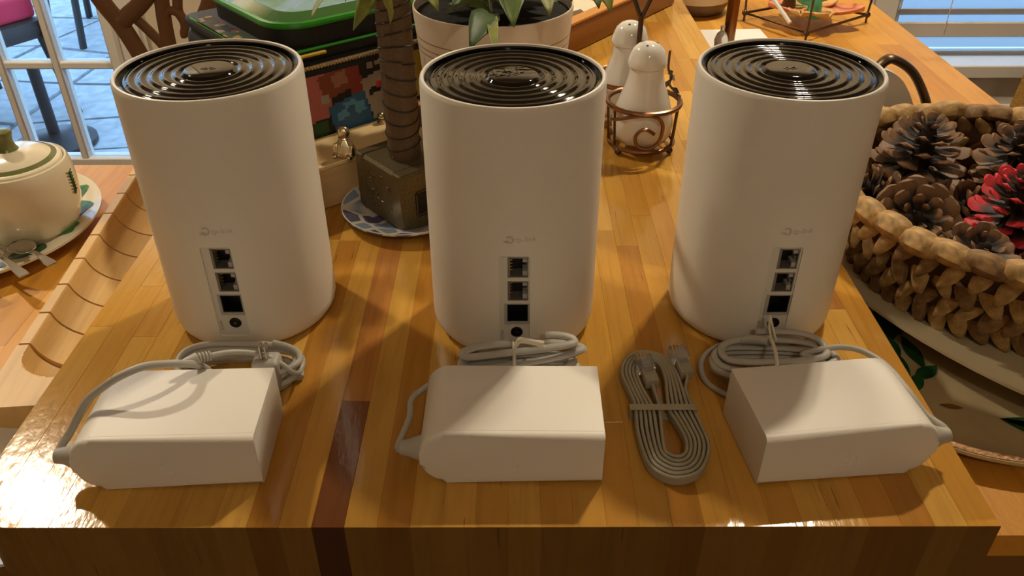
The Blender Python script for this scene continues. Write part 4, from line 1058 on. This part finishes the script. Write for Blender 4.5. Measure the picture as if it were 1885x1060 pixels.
LV = [((-.1180, .6330, .176), (-.1370, .5700, .168), .010, G2, .4), ((-.0985, .6270, .178), (-.1076, .5640, .163), .014, G2, -.5), ((-.1010, .6300, .180), (-.1180, .6000, .172), .011, G2, .3),
      ((-.0945, .5560, .1930), (-.0822, .5660, .1665), .0135, G2, 0), ((-.0700, .6400, .178), (-.0520, .5965, .166), .016, G2, .2), ((-.0640, .6420, .178), (-.0790, .6010, .172), .016, G1, -.2),
      ((-.0150, .5905, .168), (-.0470, .5795, .167), .021, G3, .5), ((-.0160, .6320, .184), (-.0400, .5860, .170), .026, G3, .2), ((-.0145, .5895, .167), (-.0272, .5330, .160), .0195, G3, -.3), ((-.0125, .5850, .166), (-.0098, .5230, .158), .0075, G2, .2),
      ((.0000, .6300, .178), (.0014, .5600, .166), .0215, G1, .1), ((-.0060, .6400, .186), (-.0100, .5950, .174), .020, G2, .3), ((.0120, .6500, .178), (.0268, .5860, .166), .0215, G2, -.2), ((.0250, .6600, .172), (.0450, .6250, .165), .018, G1, .2),
      ((-.0300, .6500, .180), (-.0560, .6180, .172), .020, G3, 0), ((.0, .66, .176), (.03, .64, .172), .02, G3, 0), ((-.045, .66, .172), (-.075, .67, .172), .02, G3, 0),
      ((.080, .800, .135), (.0905, .7650, .1160), .017, G2, .1), ((.070, .790, .137), (.078, .750, .124), .018, G1, 0)]
for a, b, W, m, tw_ in LV: leaf(a, b, W, m, twist=tw_)
rl = random.Random(12)
for k in range(20):
    a = rl.uniform(0, 2 * pi); r0_ = rl.uniform(.005, .03); r1_ = rl.uniform(.04, .09); z = rl.uniform(.185, .30)
    c = Vector((-.015, .700, 0)); p0 = c + Vector((r0_ * cos(a), r0_ * sin(a) * .8 + .02, z)); p1 = c + Vector((r1_ * cos(a), r1_ * sin(a) * .8 + .02, z - .01 + rl.uniform(-.02, .02)))
    leaf(p0, p1, rl.uniform(.018, .028), rl.choice((G1, G2, G3)), twist=rl.uniform(-.5, .5))
for p in ([(-.015, .686, .125), (-.020, .650, .172), (-.015, .600, .170), (-.0145, .5895, .167)], [(-.02, .69, .125), (-.05, .66, .19), (-.085, .650, .225), (-.1120, .636, .200), (-.1180, .6330, .176)], [(-.01, .69, .125), (0, .65, .175), (.0000, .6300, .178)], [(0, .70, .125), (.03, .74, .17), (.080, .800, .135)], [(-.015, .70, .12), (-.012, .705, .30)], [(-.03, .70, .12), (-.04, .71, .26)], [(0, .70, .12), (.012, .715, .27)]): stem(p)
for k in range(15):
    a = k * 2.4; z = .147 + .004 * (k % 4); q = .030 + .008 * (k % 3); c = Vector((-.015, .686, 0))
    leaf(c + Vector((.010 * cos(a), .010 * sin(a), z)), c + Vector((q * cos(a) * 1.35, q * sin(a) * 1.35, z + rl.uniform(.0, .010))), rl.uniform(.020, .028), G3 if k % 3 else G1, twist=rl.uniform(-.4, .4))

# ------------------------------------------------------------------ wooden tray behind the plant
ta = math.atan2(.8, .6)
tr = thing('serving_tray', 'honey-coloured wooden tray with raised rails, behind the plant pot', 'tray', (.2330, 1.2060, .0003), ta)
TL, TD, TH = .40, .26, .034
def rail(a, b): return obj('rail', quick(box, a, b, .003, 2), m_trayw, tr, color=shade((150, 94, 42), 1))  # brown tone puts the shade of the rail faces into the wood colour
rail((-TL, 0, 0), (0, .014, TH)); rail((-TL, TD - .014, 0), (0, TD, TH)); rail((-TL, .014, 0), (-TL + .014, TD - .014, TH)); rail((-.014, .014, 0), (0, TD - .014, TH))
obj('lit_rail_cap', quick(box, (-TL, -.001, TH), (0, .016, TH + .004), .0015, 2), m_trayw, tr, color=shade((206, 142, 66), 1))  # rail wood again, lightened as its lit upper face
obj('tray_base', quick(box, (-TL + .014, .014, .001), (-.014, TD - .014, .007)), m_trayw, tr, color=shade((176, 116, 54), 1), smooth=0)
nap = thing('folded_cloth', 'cream cloth lying folded in the wooden tray', 'cloth', tr.location + Matrix.Rotation(ta, 3, 'Z') @ Vector((-.24, .030, .0078)), ta)
bm = B(); nx, ny = 14, 10; g = [[bm.verts.new((-.12 + .22 * i / nx, .20 * j / ny, .022 + .006 * sin(i * .9) * cos(j * .8) + .003 * sin(i * 2.1 + j))) for j in range(ny + 1)] for i in range(nx + 1)]
for i in range(nx):
    for j in range(ny): bm.faces.new((g[i][j], g[i + 1][j], g[i + 1][j + 1], g[i][j + 1]))
lowv = {}
edge_ = [g[i][0] for i in range(nx + 1)] + [g[nx][j] for j in range(1, ny + 1)] + [g[i][ny] for i in range(nx - 1, -1, -1)] + [g[0][j] for j in range(ny - 1, 0, -1)]
lo = [bm.verts.new((v.co.x, v.co.y, 0)) for v in edge_]
for k in range(len(edge_)): bm.faces.new((edge_[k], edge_[(k + 1) % len(edge_)], lo[(k + 1) % len(lo)], lo[k]))
bm.faces.new(lo); obj('cloth_fold', bm, m_cloth, nap, smooth=70)
kn = thing('butter_knife', 'silver knife end showing beside the cloth in the tray', 'knife', tr.location + Matrix.Rotation(ta, 3, 'Z') @ Vector((-.245, .022, .0085)), ta)
obj('knife_handle', quick(tube, catmull([(-.03, 0, .006), (0, 0, .007), (.02, 0, .006)], 5), .004, 8, flat=.6), m_steel, kn); obj('blade', quick(box, (-.09, -.005, .0045), (-.028, .006, .0062), .0008), m_steel, kn)

# ------------------------------------------------------------------ salt and pepper in a copper caddy
def make_shaker(label, loc):
    t = thing('shaker', label, 'shaker', loc, 0, 'white ceramic shakers')
    b = [(0, 0), (.020, 0), (.0245, .002), (.0275, .008), (.0285, .016), (.0270, .028), (.0225, .042), (.0178, .054), (.0156, .064), (.0152, .071)]
    obj('shaker_body', quick(lathe, b, 40), m_ceramic, t)
    cp = obj('cap', quick(lathe, [(.0152, .0700), (.0172, .0712), (.0178, .0745), (.0168, .0775), (.0158, .081), (.0135, .0865), (.009, .0905), (.0045, .0922), (0, .0926)], 36), m_ceramic, t)
    for k in range(3):
        a = radians(-110 + k * 120); obj('hole', quick(lathe, [(0, .0003), (.0011, .0003), (.0011, -.0006), (0, -.0006)], 10), m_hole, cp, (.0075 * cos(a), .0075 * sin(a), .0911), (radians(14) * -sin(a), radians(14) * cos(a), 0))
    return t
s1 = make_shaker('white ceramic shaker in the near ring of the copper caddy', (.1225, .7310, .0080))
s2 = copy_tree(s1); s2.location = (.1140, .7930, .0080); s2['label'] = 'white ceramic shaker behind the caddy rod, farther from the camera'
cd = thing('condiment_caddy', 'copper wire caddy with scrolls, ball feet and ring handle around two shakers', 'caddy', (.1225, .7310, .0003))
def circ(c, r, z, n=28): return [(c[0] + r * cos(2 * pi * k / n), c[1] + r * sin(2 * pi * k / n), z) for k in range(n)]
C2 = (-.0085, .0620); RB, RT = .0330, .0345
for c in ((0, 0), C2):
    obj('base_ring', quick(tube, circ(c, .0305, .0068), .0022, 8, True), m_copper, cd)
    obj('upper_ring', quick(tube, circ(c, RT - .0010, .0450), .0024, 8, True), m_copper, cd)
    for a in (-150, -30, 30, 150):
        if (c == (0, 0) and a in (30, 150)) or (c != (0, 0) and a in (-150, -30)): a = 0 if a in (30, -30) else 180
        x, y = cos(radians(a)), sin(radians(a))
        obj('upright', quick(tube, [(c[0] + .0305 * x, c[1] + .0305 * y, .0062), (c[0] + .0330 * x, c[1] + .0330 * y, .0450)], .0013, 8), m_darkmetal, cd)
    for a in (-140, -35):
        x, y = cos(radians(a + (180 if c != (0, 0) else 0))), sin(radians(a + (180 if c != (0, 0) else 0)))
        bm = B(); sphere(bm, (c[0] + .0305 * x, c[1] + .0305 * y, .0035), .0034, 10); obj('ball_foot', bm, m_darkmetal, cd)
sr = [(-.038, .034), (-.030, .0365), (-.021, .040), (-.007, .0440), (.006, .0430), (.0130, .0370), (.0145, .0290), (.0115, .0185), (.002, .0125), (-.0075, .0150), (-.0105, .0225), (-.0070, .0295), (-.0010, .0312), (.0065, .0265)]
sr3 = [(.0350 * sin(x / .035), -.0345 * cos(x / .035), z) for x, z in sr]
obj('scroll', quick(tube, catmull(sr3, 5), .0017, 8), m_copper, cd)
obj('rod', quick(tube, [(C2[0] / 2, C2[1] / 2, .0062), (C2[0] / 2, C2[1] / 2, .114)], .0024, 8), m_darkmetal, cd)
hx_, hy_ = C2[0] / 2, C2[1] / 2
obj('ring_handle', quick(tube, catmull([(hx_, hy_, .113), (hx_ - .0045, hy_, .122), (hx_ - .0085, hy_, .134), (hx_ - .006, hy_, .146), (hx_, hy_, .150), (hx_ + .006, hy_, .146), (hx_ + .0085, hy_, .134), (hx_ + .0045, hy_, .122)], 6, True), .0022, 8, True), m_darkmetal, cd)
vine = obj('vine', quick(tube, catmull([(.0250, .030, .0820), (.0240, .024, .0680), (.0265, .018, .0620), (.0245, .012, .0560), (.0300, .008, .0500), (.0330, .004, .0420), (.0315, .0, .0250), (.0300, 0, .0070)], 5), .0012, 7), m_darkmetal, cd)
for p, q in (((.0245, .020, .064), (.0300, .016, .058)), ((.0255, .016, .060), (.0200, .012, .052)), ((.0265, .011, .054), (.0345, .010, .048)), ((.0300, .008, .050), (.0365, .004, .042)), ((.0245, .022, .067), (.028, .024, .060))):
    a, b = Vector(p), Vector(q); d = b - a; s = d.cross(Vector((0, -1, .4))).normalized() * .0026; bm = B()
    vs_ = [bm.verts.new(v) for v in (a, a + d * .45 + s, b, a + d * .45 - s)]; bm.faces.new(vs_); o = obj('vine_leaf', bm, m_darkmetal, vine, smooth=0); md = o.modifiers.new('s', 'SOLIDIFY'); md.thickness = .0006
sg = thing('herb_sprig', 'small green sprig on a reddish twig beside the far shaker', 'sprig', (.0870, .8300, .0003))
obj('twig', quick(tube, catmull([(.012, -.006, .0012), (0, 0, .010), (-.004, .004, .022), (.012, .004, .030)], 5), .0010, 6), m_copper, sg)
for k, (x, y, z) in enumerate(((-.004, .004, .026), (-.006, .002, .030), (.0, .0, .024), (-.002, .004, .018), (-.008, .004, .022))):
    bm = B(); sphere(bm, (0, 0, 0), .0042, 8, (1, .4, .8)); obj('sprig_leaf', bm, m_paint, sg, (x, y, z), (k, k * 2, k))

# ------------------------------------------------------------------ far end of the table
t = thing('stoneware_bowl', 'white bowl with brown-grey foot at the far end of the table', 'bowl', (.3030, 1.3880, LOW + .0003))
obj('foot', quick(lathe, [(0, 0), (.040, 0), (.046, .004), (.052, .016), (.0525, .020), (0, .020)], 40), m_stone, t)
obj('bowl_wall', quick(lathe, [(0, .0202), (.0525, .0202), (.0575, .032), (.0600, .048), (.0585, .048), (.055, .032), (.04, .026), (0, .025)], 40), m_ceramic, t)
tag(obj('paper_sheet', quick(prism, [(-.06, -.10), (.052, -.10), (.046, .095), (-.05, .090)], 0, .0006), m_paper, None, (.338, 1.190, LOW + .0002), smooth=0), 'white sheet of paper on the table under the bronze post', 'paper')
t = thing('metal_post', 'tall bronze post standing on the white paper behind the right router', 'post', (.3160, 1.2000, LOW + .0010))
obj('post_base', quick(lathe, [(0, 0), (.016, 0), (.016, .003), (.010, .006), (0, .006)], 24), m_copper, t)
obj('post_shaft', quick(lathe, [(.0085, .005), (.0085, .20), (.0095, .205), (.0085, .21), (.0085, .25), (0, .255)], 20), M('polished_bronze', (120, 84, 50), .2, metal=.9), t)
t = thing('glass_stopper', 'small clear glass stopper lying on the white paper', 'stopper', (.2990, 1.1750, LOW + .0010))
obj('stopper_body', quick(lathe, [(0, 0), (.006, .001), (.009, .008), (.010, .018), (.007, .027), (.003, .031), (0, .032)], 20), m_clear, t); obj('stopper_neck', quick(lathe, [(0, .031), (.003, .031), (.0035, .038), (0, .039)], 12), m_clear, t)
ws = thing('wire_stand', 'diamond-shaped dark wire stand holding painted dishes at the far end', 'stand', (.4550, 1.3000, LOW + .0003))
C = [(-.018, -.075), (.105, .018), (.018, .085), (-.085, .030)]
C3 = [(x, y, .012) for x, y in C]
obj('frame', quick(tube, C3, .0022, 8, True), m_darkmetal, ws)
for x, y in C:
    obj('upright', quick(tube, catmull([(x, y, .0), (x, y, .02), (x * 1.04, y * 1.04, .10), (x * .8, y * .8, .19)], 5), .0018, 8), m_darkmetal, ws)
    bm = B(); sphere(bm, (x, y, .012), .0048, 10); obj('corner_ball', bm, m_darkmetal, ws)
obj('scroll', quick(tube, catmull([(.03, .05, .06), (.055, .04, .035), (.08, .02, .05), (.075, .0, .075), (.05, .02, .08)], 5), .0016, 8), m_darkmetal, ws)
ds = thing('petal_dish', 'star-shaped dish with coral, tan and olive petals in the wire stand', 'dish', (.4600, 1.3060, LOW + .0150))
for k, (a, m, L) in enumerate(((-15, m_coral, .082), (-75, m_tanglaze, .060), (-118, m_tanglaze, .058), (178, m_coral, .062), (140, m_greenglaze, .070), (95, m_greenglaze, .070), (45, m_tanglaze, .075))):
    bm = B(); rows = []
    for i in range(9):
        u = i / 8; hw = .026 * sin(pi * min(1, u * .92 + .06)) ** .7
        rows.append([bm.verts.new((L * u, s * hw, .002 + .010 * (s * s) * (1 - u * .3) + .010 * u * u)) for s in (-1, -.5, 0, .5, 1)])
    for A, Bq in zip(rows, rows[1:]):
        for i in range(4): bm.faces.new((A[i], A[i + 1], Bq[i + 1], Bq[i]))
    o = obj('petal', bm, m, ds, (0, 0, .0004 * k), (0, 0, radians(a)), smooth=60); md = o.modifiers.new('s', 'SOLIDIFY'); md.thickness = .003
orn = thing('ceramic_ornament', 'teal branching ceramic ornament standing on the petal dish', 'ornament', (.4560, 1.2710, LOW + .0220))
obj('trunk', quick(tube, catmull([(0, 0, 0), (.002, 0, .018), (0, .004, .034), (.004, .004, .05)], 5), .009, 10, radii=[.012 - .0004 * k for k in range(16)]), m_teal, orn)
for p in ([(0, 0, .02), (-.018, .004, .024), (-.026, .006, .034)], [(.002, 0, .026), (.020, .004, .030), (.028, .006, .044)], [(0, .002, .034), (-.008, .006, .048), (-.010, .008, .062)], [(.002, .002, .03), (.012, .006, .050), (.014, .008, .064)]): obj('branch', quick(tube, catmull(p, 5), .0048, 8), m_teal, orn)
t = thing('spreader_knife', 'slim white-handled spreader leaning over the petal dish', 'knife', (.4180, 1.2500, LOW + .0160))
obj('spreader_handle', quick(tube, [(0, 0, .004), (-.020, .042, .030)], .0030, 8), m_ceramic, t); obj('spreader_blade', quick(tube, [(-.020, .042, .030), (-.036, .076, .050)], .0034, 8, flat=.3), m_steel, t)
t = thing('pepper_mill', 'small dark brown wooden mill standing on the petal dish', 'mill', (.4290, 1.3050, LOW + .0240))
obj('mill_body', quick(lathe, [(0, 0), (.010, 0), (.0105, .01), (.007, .025), (.0095, .042), (.0095, .055), (0, .056)], 20), M('dark_turned_wood', (84, 52, 28), .35), t); obj('mill_knob', quick(lathe, [(0, .0562), (.007, .0562), (.0085, .064), (.004, .072), (0, .073)], 20), bpy.data.materials['dark_turned_wood'], t)

# ------------------------------------------------------------------ chairs
ch = thing('scroll_chair', 'brown metal chair with scrollwork back beside the glass door', 'chair', (-.545, 1.30, FLOOR_Z + .0003))
def cz(p): return (p[0] + .545, p[1] - 1.30 if len(p) > 2 else 0, p[-1] - FLOOR_Z)
obj('seat', quick(box, (-.19, .0, .42), (.19, .38, .47), .02, 3), m_seat, ch)
for sx in (-1, 1):
    obj('leg', quick(tube, catmull([(sx * .17, .36, .43), (sx * .18, .37, .2), (sx * .19, .39, 0)], 5), .013, 8), m_chair, ch)
    obj('leg', quick(tube, catmull([(sx * .15, .02, .43), (sx * .15, .01, .2), (sx * .16, -.02, 0)], 5), .013, 8), m_chair, ch)
def bar(pts, r, fl=.6): return obj('back_bar', quick(tube, catmull([(x + .545, y, z - FLOOR_Z) for x, y, z in pts], 6), r, 10, flat=fl, up=(0, 1, 0)), m_chair, ch)
bar([(-.6650, 0, .06), (-.6290, 0, -.020), (-.6125, 0, -.050), (-.598, 0, -.085), (-.588, 0, -.125), (-.575, 0, -.25), (-.580, 0, -.45), (-.60, 0, -.52)], .0145, .7)
bar([(-.4250, 0, .06), (-.461, 0, -.020), (-.4775, 0, -.050), (-.492, 0, -.085), (-.502, 0, -.125), (-.515, 0, -.25), (-.510, 0, -.45), (-.49, 0, -.52)], .0145, .7)
bar([(-.6060, -.004, -.052), (-.592, -.004, -.040), (-.5700, -.004, -.024), (-.548, -.004, .0), (-.530, -.004, .04)], .0130, .7)
bar([(-.5980, .004, -.040), (-.5841, .004, -.050), (-.5660, .004, -.0720), (-.5500, .004, -.0975), (-.540, .004, -.14)], .0085, .7)
bar([(-.5340, 0, .04), (-.5370, 0, -.015), (-.5405, 0, -.0512), (-.5420, 0, -.0958), (-.545, 0, -.20), (-.545, 0, -.50)], .0120, .7)
bar([(-.5400, -.002, -.050), (-.5330, -.002, -.0370), (-.5242, -.002, -.0340), (-.5140, -.002, -.0400), (-.5095, -.002, -.0560), (-.5130, -.002, -.0690), (-.5180, -.002, -.0700)], .0070, .8)
bar([(-.5060, .002, .05), (-.5075, .002, .010), (-.5120, .002, -.012), (-.5160, .002, -.036), (-.5075, .002, -.056)], .0080, .8)
bar([(-.68, 0, .06), (-.60, 0, .085), (-.545, 0, .092), (-.49, 0, .085), (-.41, 0, .06)], .014, .8)
t = thing('wicker_chair', 'tan rounded wicker chair below the window, at the right picture edge', 'chair', (1.22, 1.72, FLOOR_Z + .0003), radians(-60))
obj('seat', quick(box, (-.22, -.22, .40), (.22, .22, .46), .03, 3), m_tan, t)
bm = B(); P = []
for k in range(13):
    a = pi * k / 12; P.append((.23 * cos(a), .46 + .27 * sin(a) ** .8))
F = [bm.verts.new((x, .20, z)) for x, z in P]; K = [bm.verts.new((x, .25, z)) for x, z in P]; n = len(P); bm.faces.new(F); bm.faces.new(list(reversed(K)))
for k in range(n): bm.faces.new((F[k], K[k], K[(k + 1) % n], F[(k + 1) % n]))
obj('backrest', bm, m_tan, t)
for sx in (-1, 1):
    for sy in (-1, 1): obj('leg', quick(tube, [(sx * .19, sy * .19, .41), (sx * .21, sy * .21, 0)], .016, 8), m_chair, t)
